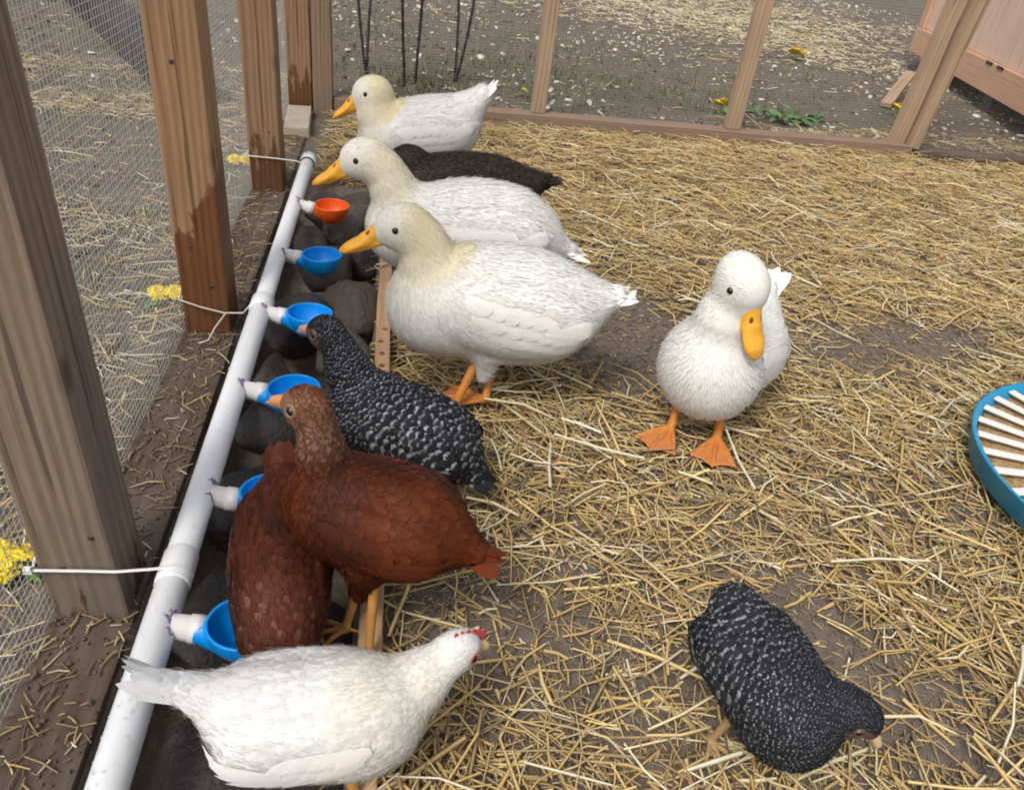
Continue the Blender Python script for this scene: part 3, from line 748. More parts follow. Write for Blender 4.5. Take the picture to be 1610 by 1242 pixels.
    def tailrows(Pt, Dt, L, W, col):
        N = len(Pt); K = len(WPROF); s = np.cross(nrm, Dt); s /= np.linalg.norm(s, axis=1)[:, None]
        rows = []
        for q in range(K):
            c = Pt + Dt * (L * VPROF[q])[:, None] - np.array([0, 0, 1]) * (L * VPROF[q] ** 2 * .08)[:, None]; w = W * WPROF[q] * .5
            rows.append(np.stack([c - s * w - nrm * w * .2, c + nrm * w * .1, c + s * w - nrm * w * .2], 1))
        Vt = np.stack(rows, 1); idx = np.arange(N * K * 3).reshape(N, K, 3)
        Fq = np.concatenate([np.stack([idx[:, q, b], idx[:, q, b + 1], idx[:, q + 1, b + 1], idx[:, q + 1, b]], -1) for q in range(K - 1) for b in (0, 1)])[:, ::-1]
        uv = np.zeros((N, K, 3, 2)); uv[..., 0] = np.array([-1, 0, 1]); uv[..., 1] = VPROF[:, None]
        acc.append((Vt.reshape(-1, 3), Fq, np.repeat(col, K * 3, 0), uv.reshape(-1, 2), np.repeat(nrm, K * 3, 0)))
    tcol = colour(np.tile(tail1, (tn, 1)), RNG.random(tn)) * S.get('taildark', 1.0)
    tailrows(Pt, Dt, tL * RNG.uniform(.8, 1.05, tn), tW, tcol)
    tailrows(Pt - td * .012 + TM[:, 2] * .006, Dt, tL * .7 * RNG.uniform(.8, 1.05, tn), tW * 1.1, tcol)
    # --- fine barbs: flat ones that blend the vanes together, loose ones that soften the outline
    nf = S.get('nfuzz', 17000); nf = nf // 4 if S['colour'] is barred else nf
    P = sample(nf); P = P[clear(P)]; D, r = region(P)
    fl = np.interp(r, [0, .4, .8, 1.2, 2, 3], [.006, .010, .015, .019, .020, .020] if duck else [.004, .007, .011, .014, .015, .016]) * RNG.uniform(.6, 1.3, len(P))
    fuzz(f, P, D, fl, colour(P, .3 + .4 * RNG.random(len(P))), acc, .0009 if duck else .0006, .025 if S['fmat'] is F_WHITE else .06)
    P = sample(nf // 6); P = P[clear(P)]; D, r = region(P)
    fl = np.interp(r, [0, .5, 1, 2, 3], [.003, .006, .008, .011, .013]) * RNG.uniform(.6, 1.3, len(P))
    fuzz(f, P, D, fl, colour(P, RNG.random(len(P))), acc, .0004, .28)
    flush('plumage', acc, S['fmat'], root)
    # --- bill or beak
    if duck:
        fl_ = S.get('bill', 1.0)
        def bf(P):
            Q = ((P - hc) @ HM) / hk
            a = rcone(Q, (.036, 0, -.003), (.066, 0, -.020), .0215, .0145, (1, 1, .95))
            b = ell(Q, (.092, 0, -.031), (.036, .0215, .0105), frame((1, 0, -.40)))
            c = rcone(Q, (.040, 0, -.024), (.092, 0, -.040), .015, .011, (1, 1.15, .55))
            return smin(smin(a, b, .016), c, .004)
        bcn = hc + HM @ np.array([.075, 0, -.02]) * hk; bh = np.abs(HM) @ np.array([.062, .03, .036]) * hk
        Vb, Fb = snet(bf, bcn - bh, bcn + bh, .0022)
        Q = (Vb - hc) @ HM / hk; C = np.tile(np.array(S.get('billcol', (.83, .40, .035))), (len(Vb), 1))
        for s in (-1, 1): C[(((Q[:, 0] - .066) / .0042) ** 2 + ((Q[:, 1] - s * .0105) / .003) ** 2 < 1) & (Q[:, 2] > -.02)] = (.12, .045, .01)
        C *= np.where(Q[:, 0] > .112, .8, 1.0)[:, None]
        link('bill', mesh_np('bill', Vb, Fb, C), BILL_M, root)
    else:
        op = S.get('beaklen', 1.0)
        def bf(P):
            Q = ((P - hc) @ HM) / hk
            a = rcone(Q, (.024, 0, .001), (.036 + .008 * op, 0, -.002), .0088, .0056, (1, .85, 1)); a = smin(a, rcone(Q, (.036, 0, -.001), (.038 + .018 * op, 0, -.0095), .0062, .0008, (1, .8, 1)), .005)
            b = rcone(Q, (.024, 0, -.007), (.036 + .013 * op, 0, -.0095), .0065, .002, (1, .9, .8))
            return smin(a, b, .0015)
        bcn = hc + HM @ np.array([.042, 0, -.004]) * hk; bh = np.abs(HM) @ np.array([.032, .016, .02]) * hk
        Vb, Fb = snet(bf, bcn - bh, bcn + bh, .0014)
        link('beak', mesh_np('beak', Vb, Fb, np.tile(np.array(S.get('billcol', (.55, .27, .13))), (len(Vb), 1)) * (1 + .3 * np.clip(((Vb - hc) @ HM)[:, 0:1] / .05, 0, 1))), BILL_M, root)
    # --- eyes
    er = (.0068 if duck else .0062) * hk; em = eye_mesh(er, S.get('iris', (.012, .008, .006)), S.get('pupil', .8))
    for s in (-1, 1):
        e0 = hc + HM @ (np.array([.014, s * .05, .010] if duck else [.012, s * .035, .006]) * hk)[:]
        e0 = e0[None, :]
        for _ in range(6): e0 = e0 - grad(f, e0) * f(e0)[:, None]
        n = grad(f, e0)[0]; o = link('eye', em, EYE_M, root)
        M = Matrix.Identity(4); q = Vector(n).to_track_quat('Z', 'Y').to_matrix().to_4x4(); q.translation = Vector(e0[0] - n * er * .45); o.matrix_local = q
        if 'lid' in S:
            m = MB(); V_, F_ = [], []
            for i in range(5):
                w = i / 4 * math.pi
                for kk in range(20):
                    an = 2 * math.pi * kk / 20; rad = er * (1.05 + .42 * (i / 4)); V_.append((rad * math.cos(an), rad * math.sin(an), er * .45 + .0022 * math.sin(w) - .0005 * i))
            for i in range(4):
                for kk in range(20): F_.append((i * 20 + kk, i * 20 + (kk + 1) % 20, (i + 1) * 20 + (kk + 1) % 20, (i + 1) * 20 + kk))
            me = mesh_np('eyelid', np.array(V_), np.array(F_), np.tile(np.array(S['lid']), (len(V_), 1)))
            lo_ = link('eyelid', me, SKIN_O, root); lo_.matrix_local = q
    # --- comb and wattles
    if 'comb' in S:
        ck, cc = S['comb']
        def cf(P):
            Q = ((P - hc) @ HM) / hk; d = None
            for i in range(6):
                x = .032 - i * .009; hh = (.010 + .010 * math.sin(math.pi * (i + .8) / 6.5)) * ck
                e = rcone(Q, (x, 0, .014), (x - .004, 0, .022 + hh), .0048, .0022, (1, .55, 1)); d = e if d is None else smin(d, e, .004)
            return d
        Vc, Fc = snet(cf, hc - .06 * hk, hc + .06 * hk, .0017); link('comb', mesh_np('comb', Vc, Fc, np.tile(np.array(cc), (len(Vc), 1))), SKIN_O, root)
        if ck > .5:
            def wf(P):
                Q = ((P - hc) @ HM) / hk; return np.minimum(rcone(Q, (.028, .007, -.012), (.027, .009, -.026), .004, .0055, (1, .5, 1)), rcone(Q, (.028, -.007, -.012), (.027, -.009, -.026), .004, .0055, (1, .5, 1)))
            Vc, Fc = snet(wf, hc - .05 * hk, hc + .05 * hk, .0017); link('wattle', mesh_np('wattle', Vc, Fc, np.tile(np.array(cc), (len(Vc), 1))), SKIN_O, root)
    for (hip, ank, yaw) in S['legs']: leg_parts(root, kind, hip, ank, R(yaw), S.get('legcol', (.72, .27, .05)), duck, S.get('toe', 1.0))
    return root

WINGROWS = {  # n, start, end along the body, height from-to, length, width, lift, tilt
 'duck': [(6, .20, -.40, (-.06, -.14), .10, .11, .034, .002, -.20), (6, .36, -.34, (.20, .10), .078, .09, .036, .003, -.26), (6, .46, -.20, (.46, .38), .06, .07, .036, .004, -.30), (4, -.36, -.60, (.10, .26), .10, .11, .026, .005, .04)],
 'hen': [(6, .26, -.34, (-.04, -.12), .075, .085, .022, .002, -.16), (6, .38, -.28, (.20, .12), .055, .065, .024, .003, -.24), (6, .44, -.12, (.44, .36), .042, .048, .024, .004, -.30), (5, -.12, -.46, (-.14, .14), .085, .09, .017, .005, .03)]}

# ---- plumage colours (real feather colours, no light or shade)
def lerp(a, b, t): t = np.asarray(t)[:, None]; return np.array(a) * (1 - t) + np.array(b) * t
def white_duck(yel):
    def fn(P, H, r, rnd):
        w = lerp((.785, .772, .72), (.81, .80, .76), rnd)
        n = vnoise(P[:, 0] + 5, P[:, 2] + P[:, 1] + 5, 22, 3)
        k = np.clip(1.0 - np.abs(r - .36) * 1.9, 0, 1) * yel * np.clip(.3 + .9 * n, 0, 1)
        hd = np.clip(-(H[:, 0] - .01) / .05, 0, 1) * (r < .7) * yel
        return lerp((1, 1, 1), (.95, .84, .58), np.clip(k * .75 + hd * .45, 0, 1)) * w
    return fn
def red_hen(P, H, r, rnd):
    n = vnoise(P[:, 0] + 3, P[:, 1] * 1.4 + P[:, 2] + 3, 28, 7)
    c = lerp((.028, .009, .0045), (.195, .043, .012), (rnd * .28 + n * .5 + .5 * vnoise(P[:, 0] + 9, P[:, 2] + P[:, 1] + 9, 11, 8) - .12) ** 1.2 if True else 0)
    c = c * lerp((1, 1, 1), (.78, .7, .62), np.clip((r - 1.4) * .8, 0, 1) * n)
    pale = np.clip(1 - np.abs(r - .36) * 3.2, 0, 1) * (.25 + .5 * (rnd > .5)) * .85
    c = lerp((0, 0, 0), (1, 1, 1), 1 - pale) * c + np.array((.42, .27, .18)) * pale[:, None]
    fc = ((H[:, 0] > .006) & (np.abs(H[:, 2]) < .022) & (r < .5))
    c[fc] = np.array((.24, .12, .07)) * (0.8 + .4 * rnd[fc])[:, None]
    return c
def red_mottled(P, H, r, rnd):
    c = red_hen(P, H, r, rnd) * np.array((.72, .78, 1.0)); k = np.clip(1.6 - r, 0, 1) * (.12 + .5 * (rnd > .84)) * .8
    return c * (1 - k[:, None]) + np.array((.30, .17, .14)) * k[:, None]
def barred(P, H, r, rnd):
    c = lerp((.010, .011, .013), (.03, .031, .034), rnd)
    fc = ((H[:, 0] > .004) & (H[:, 2] < .012) & (H[:, 2] > -.02) & (r < .45))
    c[fc] = (.13, .08, .068)
    return c
def white_hen(P, H, r, rnd):
    w = lerp((.70, .695, .68), (.74, .738, .725), rnd); n = vnoise(P[:, 0] + 5, P[:, 1] + 5, 20, 4)
    k = np.clip(1.2 - np.abs(r - .85) * 1.5, 0, 1) * (.3 + .7 * n)
    c = lerp((1, 1, 1), (.95, .86, .64), k * .8) * w
    fc = ((H[:, 0] > .012) & (np.abs(H[:, 2]) < .012) & (r < .3)); c[fc] = (.6, .3, .25)
    return c
def dark_duck(P, H, r, rnd):
    n = vnoise(P[:, 0] + 5, P[:, 1] + P[:, 2] + 5, 40, 6); return lerp((.006, .005, .0045), (.034, .024, .018), rnd * .5 + n * .5)

LEG_O = (.75, .26, .04)
DUCK = dict(kind='duck', cat='duck', fmat=F_WHITE, tailfan=(9, .085, .024, .22, .25), wings=True, colour=white_duck(.7), lift=.0005, camber=.02, droop=.06, fw=.72, group='white ducks')
def B(**k): d = dict(DUCK) if k.get('kind', 'duck') == 'duck' else dict(HEN); d.update(k); make_bird(d)
# nearest of the three in a row
B(name='white_duck', label='largest white duck standing in profile with bill over the stones and orange feet showing', base=(.20, 1.50), heading=177,
  body=((-.03, 0, .228), (.215, .125, .132), 6), breast=((.118, 0, .215), (.10, .10, .105)), rump=((-.13, 0, .232), (-.275, 0, .262), (.098, .026)),
  neck=((.105, 0, .25, .085), (.132, 0, .315, .054), (.142, 0, .355, .050)), head=(.185, 0, .388), hdir=(1, -.02, -.12), hscale=1.1, colour=white_duck(1.0),
  thigh=((-.0, .06, .14, .0, .06, .085, .035, .018), (-.0, -.06, .14, .0, -.06, .085, .035, .018)),
  legs=(((.015, .055, .12), (.06, .10, .006), 8), ((-.03, -.0, .12), (-.01, .06, .006), -10)), toe=1.15)
B(name='white_duck', label='middle white duck of the three, stretching its bill to the end of the pipe', base=(.20, 1.80), heading=177,
  body=((.02, 0, .268), (.215, .122, .125), -4), breast=((.185, 0, .27), (.088, .09, .09)), rump=((-.08, 0, .265), (-.225, 0, .235), (.092, .024)),
  neck=((.17, 0, .295, .075), (.210, 0, .36, .050), (.230, 0, .40, .047)), head=(.275, 0, .425), hdir=(1, -.06, -.2), hscale=1.08, colour=white_duck(.8),
  thigh=((-.0, .06, .18, .0, .06, .115, .035, .018), (-.0, -.06, .18, .0, -.06, .115, .035, .018)),
  legs=(((.0, .055, .13), (.03, .045, .004), 14), ((-.02, -.05, .13), (.0, -.055, .004), -6)))
B(name='white_duck', label='small far white duck with yellowish head and raised pointed tail', base=(.09, 2.70), heading=182, fsize=1.05,
  body=((.01, 0, .245), (.19, .115, .118), -12), breast=((.12, 0, .225), (.10, .10, .10)), rump=((-.08, 0, .275), (-.185, 0, .38), (.088, .036)),
  neck=((.12, 0, .25, .085), (.158, 0, .30, .066), (.165, 0, .345, .058)), head=(.178, 0, .365), hdir=(1, -.10, -.30), hscale=1.2, colour=white_duck(1.3), tailfan=(9, .105, .03, .16, .3),
  thigh=((-.0, .06, .16, .0, .06, .1, .035, .018), (-.0, -.06, .16, .0, -.06, .1, .035, .018)),
  legs=(((.0, .055, .12), (.03, .045, .004), 14), ((-.02, -.05, .12), (.0, -.055, .004), -6)))
B(name='white_duck', label='white duck facing the camera alone on the straw with its head tilted', base=(.695, 1.38), heading=228,
  body=((-.05, 0, .170), (.18, .098, .106), 12), wing=(-.015, -.06), breast=((.045, 0, .165), (.09, .106, .105)), rump=((-.14, 0, .20), (-.235, -.005, .262), (.085, .028)), tailfan=(9, .10, .028, .22, .3),
  neck=((.045, 0, .225, .074), (.050, .006, .295, .054), (.042, .010, .350, .047)), head=(.055, .022, .385), hdir=(.38, .84, -.72), hup=(.2, .25, 1), hscale=1.18, colour=white_duck(.15),
  thigh=((.02, .06, .14, .03, .06, .09, .035, .018), (.02, -.06, .14, .03, -.06, .09, .035, .018)),
  legs=(((.03, .05, .09), (.04, .06, .006), 18), ((.03, -.05, .09), (.075, -.035, .006), 0)), toe=1.12)
B(name='dark_duck', label='dark brown duck mostly hidden behind the middle white duck', base=(.20, 2.22), heading=181, fmat=F_DARK, colour=dark_duck, group=None,
  body=((0, 0, .225), (.20, .11, .105), 0), breast=((.12, 0, .21), (.09, .09, .09)), rump=((-.10, 0, .235), (-.235, 0, .265), (.075, .02)), billcol=(.12, .10, .04),
  neck=((.11, 0, .235, .07), (.15, 0, .27, .05), (.16, 0, .29, .045)), head=(.18, 0, .295), hdir=(1, 0, -.5),
  thigh=((-.0, .06, .16, .0, .06, .1, .035, .018), (-.0, -.06, .16, .0, -.06, .1, .035, .018)),
  legs=(((.0, .055, .12), (.03, .045, .004), 14), ((-.02, -.05, .12), (.0, -.055, .004), -6)))
HEN = dict(kind='hen', cat='chicken', wings=True, lift=.003, group='chickens', legcol=(.62, .30, .075), iris=(.22, .12, .035), pupil=.8, dens=.36)
B(kind='hen', name='barred_hen', label='black and white barred hen behind the standing red hen, leaning over a blue cup', base=(.05, 1.15), heading=155, fmat=F_BAR, colour=barred,
  body=((.025, 0, .143), (.138, .078, .068), 13), breast=((.105, 0, .155), (.060, .062, .068)), rump=((-.05, 0, .115), (-.115, 0, .082), (.046, .018)), tailfan=(11, .07, .026, .32, .7),
  neck=((.115, 0, .18, .054), (.145, 0, .232, .038), (.162, 0, .272, .031)), head=(.186, 0, .298), hdir=(1, -.05, -.12), hscale=1.15, fsize=.85, billcol=(.50, .30, .24), lid=(.22, .13, .11), beaklen=1.0,
  legs=(((.03, .035, .09), (.03, .035, .0), 0), ((.02, -.035, .09), (.02, -.035, .0), 0)), taildark=.8)
B(kind='hen', name='red_hen', label='upright rust-red hen standing on the edging plank in profile', base=(.0, .83), heading=160, fmat=F_RED, colour=red_hen, z=.02,
  body=((.025, 0, .20), (.124, .074, .082), 6), breast=((.084, 0, .198), (.056, .057, .072)), rump=((-.045, 0, .208), (-.128, 0, .182), (.054, .017)), tailfan=(12, .07, .024, .22, .9),
  neck=((.088, 0, .235, .046), (.100, 0, .290, .032), (.108, 0, .342, .0265)), head=(.120, 0, .368), hdir=(1, -.08, -.06), hscale=1.1, billcol=(.52, .22, .08), lid=(.33, .23, .14),
  thigh=((.02, .045, .14, .03, .045, .085, .03, .012), (.01, -.045, .14, .0, -.045, .085, .03, .012)), beaklen=1.15,
  legs=(((.005, .045, .13), (-.005, .095, -.004), 15), ((.03, .0, .13), (.05, .05, -.004), 25)))
B(kind='hen', name='red_hen', label='rust-red hen with its head down among the stones, seen from above beside the pipe', base=(-.155, .85), scale=.95, heading=-86, fmat=F_RED, colour=red_mottled, z=-.04, group='chickens',
  body=((.025, 0, .19), (.135, .064, .074), -8), breast=((.10, 0, .165), (.056, .056, .066)), rump=((-.06, 0, .215), (-.105, 0, .255), (.05, .022)), tailfan=(11, .085, .028, .3, .9),
  neck=((.135, 0, .155, .056), (.175, .015, .115, .038), (.185, .022, .08, .030)), head=(.192, .026, .055), hdir=(.5, 0, -.85), hscale=1.15, lid=(.45, .3, .2), comb=(.35, (.42, .10, .06)),
  legs=(((.02, .035, .12), (.02, .035, .02), 0), ((.0, -.035, .12), (.0, -.035, .02), 0)))
B(kind='hen', name='white_hen', label='white hen with a red comb at the bottom edge, bending towards the straw', base=(-.075, .572), heading=8, fmat=F_WHITE, colour=white_hen, lift=.002,
  body=((-.005, 0, .150), (.120, .064, .070), -6), breast=((.05, -.004, .138), (.062, .058, .064)), rump=((-.075, 0, .18), (-.15, 0, .240), (.036, .014)), tailfan=(15, .095, .017, .11, .6),
  neck=((.07, .0, .150, .050), (.118, .014, .168, .034), (.150, .026, .182, .026)), head=(.170, .034, .190), hdir=(.9, .30, -.35), hscale=.98, comb=(.45, (.56, .085, .08)), billcol=(.6, .42, .2), lid=(.6, .25, .2),
  legs=(((.0, .035, .11), (.0, .03, .004), 0), ((.02, -.035, .11), (.035, -.035, .004), -5)), legcol=(.72, .36, .08))
B(kind='hen', name='barred_hen', label='black and white barred hen alone on the straw at the bottom, seen from above', base=(.505, .60), heading=-78, scale=.85, fmat=F_BAR2, colour=barred, z=0,
  body=((-.01, 0, .165), (.135, .075, .082), 4), breast=((.06, 0, .158), (.066, .068, .074)), rump=((-.07, 0, .185), (-.115, -.005, .22), (.058, .03)), tailfan=(10, .05, .03, .5, .6),
  neck=((.06, .015, .185, .058), (.088, .042, .205, .040), (.10, .056, .213, .033)), head=(.114, .070, .216), hdir=(.68, .38, -.66), hscale=1.05, billcol=(.42, .29, .16), lid=(.12, .08, .06), fsize=.80,
  legs=(((.0, .035, .1), (.01, .04, .004), 0), ((.0, -.035, .1), (-.01, -.055, .004), -8)), taildark=.8, legcol=(.42, .27, .12))
# ------------------------------------------------------------------ straw bedding
def px_ground(px, py, z=0.0):
    d = np.array(rot) @ np.array([px - 805, -(py - 621), -1222.0]); t = (z - 1.0) / d[2]; return d[0] * t, d[1] * t
BARE = [(930, 550, .34, 1.1), (1340, 570, .26, 1.0), (1410, 800, .17, .9), (850, 960, .17, 1.0), (690, 990, .16, .9), (560, 240, .3, .4), (1540, 1160, .13, .8), (690, 640, .14, .9), (1290, 960, .10, .8), (1500, 560, .2, .8), (1000, 1180, .07, .5), (1120, 860, .09, .5), (1330, 760, .1, .5), (1000, 430, .16, .5)]
BARE = [(*px_ground(a, b), r * .95, k * .72) for a, b, r, k in BARE]
def straw_density(x, y):
    d = 0.30 + 1.15 * vnoise(x, y, 2.6, 11) + .55 * (vnoise(x, y, 8, 12) - .5)
    d = d + .5 * np.clip((y - 2.0) / .8, 0, 1)
    for bx, by, r, k in BARE:
        d = d - k * np.exp(-(((x - bx) ** 2 + (y - by) ** 2) / r ** 2))
    return np.clip(d, .03, 1)
def straws(name, X, Y, Z, L, W, yaw, pitch, col, bend, mat, nseg=2, parent=None, flat=.45):
    N = len(X); c, s = np.cos(yaw), np.sin(yaw); cp, sp_ = np.cos(pitch), np.sin(pitch)
    T = np.stack([c * cp, s * cp, sp_], 1); S = np.stack([-s, c, np.zeros(N)], 1); U = np.cross(T, S); C0 = np.stack([X, Y, Z], 1)
    rowsV = []
    for k in range(nseg + 1):
        a = k / nseg - .5; q = (1 - 4 * a * a)
        p = C0 + T * (L * a)[:, None] + S * (bend[:, 0] * L * q)[:, None] + U * (bend[:, 1] * L * q)[:, None]
        w = (W * (1.0 - .25 * (k == nseg)))[:, None]
        rowsV.append(np.stack([p + S * w * .5, p - S * w * .5, p + U * w * flat], 1))
    V = np.stack(rowsV, 1); idx = np.arange(N * (nseg + 1) * 3).reshape(N, nseg + 1, 3)
    F = np.concatenate([np.stack([idx[:, k, a], idx[:, k, (a + 1) % 3], idx[:, k + 1, (a + 1) % 3], idx[:, k + 1, a]], -1) for k in range(nseg) for a in range(3)])
    ob = link(name, mesh_np(name, V.reshape(-1, 3), F, np.repeat(col, (nseg + 1) * 3, 0), smooth=False), mat, parent); return ob
STRAW = m_attr('straw', 0.55, 0.35, 0.3, 40)
PAL = np.array([(.80, .68, .42), (.75, .57, .26), (.63, .44, .17), (.52, .36, .16), (.40, .29, .155), (.25, .185, .125), (.85, .78, .57)])
def pick(n, p): return PAL[RNG.choice(len(PAL), n, p=np.array(p) / sum(p))] * RNG.uniform(.8, 1.15, (n, 1))
def inside(x, y):
    ok = (y < 3.82 - .03 * x) & (x > -.02) | ((y > 2.9) & (y < 3.8) & (x > -.36))
    return ok & (((x - 1.652) ** 2 + (y - 1.068) ** 2) > .36 ** 2)
def scatter(n, x0, x1, y0, y1, keep):
    x = RNG.uniform(x0, x1, n); y = RNG.uniform(y0, y1, n); k = keep(x, y); return x[k], y[k]
def bed(n, x0, x1, y0, y1, lm, ls, wm, pal, thick, dpow=1.0, pit=.12, yawbias=None):
    x, y = scatter(n, x0, x1, y0, y1, lambda a, b: inside(a, b) & (RNG.random(len(a)) < straw_density(a, b) ** dpow))
    m = len(x); L = np.clip(np.exp(RNG.normal(math.log(lm), ls, m)), .008, .26); W = np.clip(np.exp(RNG.normal(math.log(wm * .92), .42, m)), .001, .0085)
    yaw = RNG.uniform(0, 6.283, m); dn = straw_density(x, y)
    z = ground_z(x, y) + .003 + RNG.random(m) ** 1.3 * thick * dn
    pt = RNG.normal(0, pit, m); z = z + np.abs(np.sin(pt)) * L * .42
    return x, y, z, L, W, yaw, pt, pick(m, pal), RNG.normal(0, .07, (m, 2)) * np.array([1, .6])
parts = [bed(22000, -.3, 4.2, .3, 3.8, .04, .5, .0056, (.4, 1.6, 3, 5, 6, 4, .2), .008, .9, .03),      # matted flat layer
         bed(30000, -.3, 4.2, .3, 3.8, .055, .55, .0034, (1, 3, 4, 4, 3, 1.5, .3), .018, 1.3, .08),      # middle layer
         bed(26000, -.3, 4.2, .3, 3.8, .022, .45, .0030, (.5, 2, 3, 4, 5, 5, .2), .012, .5),     # short broken bits
         bed(16000, -.3, 2.6, .3, 2.2, .075, .5, .0037, (2, 4, 4, 3, 1.5, .6, .6), .026, 1.6, .08),   # near top layer
         bed(16000, -.3, 4.2, 1.9, 3.8, .07, .5, .0040, (2, 4, 4, 3, 1.0, .3, .5), .042, 1.2, .09),    # heaped towards the back
         bed(14000, -.3, 4.2, .3, 3.8, .013, .35, .0028, (.3, 1, 2, 4, 6, 7, .3), .006, .12), bed(26000, -.1, 3, .3, 3.0, .009, .3, .0022, (.6, 2, 3, 4, 5, 5, .6), .005, .05),
         bed(1500, -.1, 2.6, .3, 3.0, .12, .35, .0046, (5, 5, 2, 1, 0, 0, 4), .045, 1.0, .16)]    # long pale stalks on top
cat = [np.concatenate([p[i] for p in parts]) for i in range(9)]
st = straws('straw', *cat, STRAW)
tag(st, 'loose golden straw bedding spread over the floor of the run', 'straw', kind='stuff')

# stalks and chips outside the run
def outside(x, y): return ((x < -.52) | (y > 3.98)) & (((x - 4.4) < 0) | (y > 7))
def litter(n, box, lm, wm, pal, clump=None, thick=.008, ls=.5, pit=.1):
    x, y = scatter(n, *box, lambda a, b: outside(a, b) & (RNG.random(len(a)) < (clump(a, b) if clump else 1)))
    m = len(x); L = np.clip(np.exp(RNG.normal(math.log(lm), ls, m)), .006, .35); W = np.clip(RNG.normal(wm, wm * .35, m), .001, .02)
    pt = RNG.normal(0, pit, m)
    return x, y, ground_z(x, y) + .002 + RNG.random(m) * thick + np.abs(np.sin(pt)) * L * .4, L, W, RNG.uniform(0, 6.283, m), pt, pick(m, pal), RNG.normal(0, .05, (m, 2))
near_l = lambda x, y: np.clip(vnoise(x, y, 3, 21) * 1.5 - .3 + .5 * np.exp(-((x + .62) / .2) ** 2), 0, 1)
patch = lambda x, y: np.clip(vnoise(x, y, 1.1, 22) * 1.9 - .75, .03, 1)
goldfar = lambda x, y: np.clip(1.3 * np.exp(-(((x - 3.2) / 1.6) ** 2 + ((y - 8.6) / 1.3) ** 2)) + .9 * np.exp(-(((x - 3.4) / .6) ** 2 + ((y - 6.9) / .9) ** 2)), 0, 1)
strip = lambda x, y: np.clip(1.1 - (y - 3.95) / .35, 0, 1) * np.clip((x - 1.2) / 1.5, .1, 1)
sx_, sy_ = RNG.uniform(-.505, -.385, 900), RNG.uniform(.3, 3.7, 900); sm_ = len(sx_)
sill_bits = (sx_, sy_, np.full(sm_, -.001), np.clip(np.exp(RNG.normal(math.log(.02), .6, sm_)), .006, .12), np.full(sm_, .0028), RNG.uniform(0, 6.28, sm_), RNG.normal(0, .03, sm_), pick(sm_, (1, 1, 2, 3, 4, 4, 1)), RNG.normal(0, .04, (sm_, 2)))
parts = [litter(15000, (-2.2, -.5, .3, 4.5), .055, .0032, (3, 3, 2, 2, 3, 2, 3), near_l, .02), sill_bits,
         litter(9000, (-1.0, 6, 3.9, 12), .03, .006, (3, 2, 1, 2, 4, 3, 3), patch),
         litter(3200, (-4, -.5, 2, 9), .05, .005, (3, 2, 1, 2, 4, 3, 3), patch),
         litter(12000, (.5, 6, 6, 12), .07, .007, (6, 4, 2, 1, .5, 0, 6), goldfar, .03),
         litter(3000, (.5, 4.4, 3.95, 4.5), .06, .0035, (2, 3, 3, 3, 2, 1, 1), strip, .02)]
cat = [np.concatenate([p[i] for p in parts]) for i in range(9)]
tag(straws('dry_stalks', *cat, STRAW), 'thin dry stalks and straw strewn on the bare soil outside the run', 'dry stalks', kind='stuff')
CHIP = m_attr('wood_chip', 0.8, 0.2, 0.2, 60)
def chips(n, box, s0, s1, keep):
    x, y = scatter(n, *box, lambda a, b: outside(a, b) & (RNG.random(len(a)) < keep(a, b))); m = len(x)
    s = RNG.uniform(s0, s1, m) * RNG.choice([1, 1, 1, 1.7], m); k = 6; ang = np.linspace(0, 6.283, k, endpoint=False)[None] + RNG.uniform(0, 6.28, (m, 1))
    rr = s[:, None] * RNG.uniform(.5, 1.1, (m, k)); asp = RNG.uniform(.35, .9, (m, 1)); ya = RNG.uniform(0, 6.28, (m, 1))
    lx = rr * np.cos(ang); ly = rr * np.sin(ang) * asp; X = lx * np.cos(ya) - ly * np.sin(ya); Y = lx * np.sin(ya) + ly * np.cos(ya)
    tx, ty = RNG.normal(0, .3, (2, m, 1)); z0 = (ground_z(x, y) + .006)[:, None] + X * tx + Y * ty
    th = (s * .3)[:, None]
    top = np.stack([x[:, None] + X, y[:, None] + Y, z0 + th], -1); bot = np.stack([x[:, None] + X, y[:, None] + Y, z0 - .002 + 0 * th], -1)
    V = np.concatenate([top, bot], 1); i = np.arange(m)[:, None] * (2 * k)
    F6 = i + np.arange(k)[None]; F4 = np.concatenate([i + np.array([[a, a + k, (a + 1) % k + k, (a + 1) % k]]) for a in range(k)])
    pal = np.array([(.66, .60, .48), (.55, .47, .35), (.72, .69, .61), (.4, .33, .25), (.22, .18, .14)]); c = pal[RNG.choice(5, m, p=[.25, .22, .25, .16, .12])] * RNG.uniform(.8, 1.1, (m, 1))
    return V.reshape(-1, 3), F6, F4, np.repeat(c, 2 * k, 0)
cp = [chips(6500, (-1.2, 6.5, 3.95, 12), .006, .02, lambda x, y: np.clip(vnoise(x, y, 1.7, 31) * 1.6 - .3, .1, 1)), chips(900, (-4, -.55, .6, 8), .005, .016, lambda x, y: np.clip(vnoise(x, y, 2, 32) * 1.6 - .4, .05, 1)), chips(5000, (1.8, 6.5, 5.2, 10), .005, .016, lambda x, y: goldfar(x, y) * .6 + .1)]
Vs, F6s, F4s, Cs, o = [], [], [], [], 0
for a, b, c_, d in cp: Vs.append(a); F6s.append(b + o); F4s.append(c_ + o); Cs.append(d); o += len(a)
ch = link('wood_chips', mesh_np('wood_chips', np.concatenate(Vs), [np.concatenate(F6s), np.concatenate(F4s)], np.concatenate(Cs), smooth=False), CHIP)
tag(ch, 'pale wood chips scattered over the soil outside the run', 'wood chips', kind='stuff')

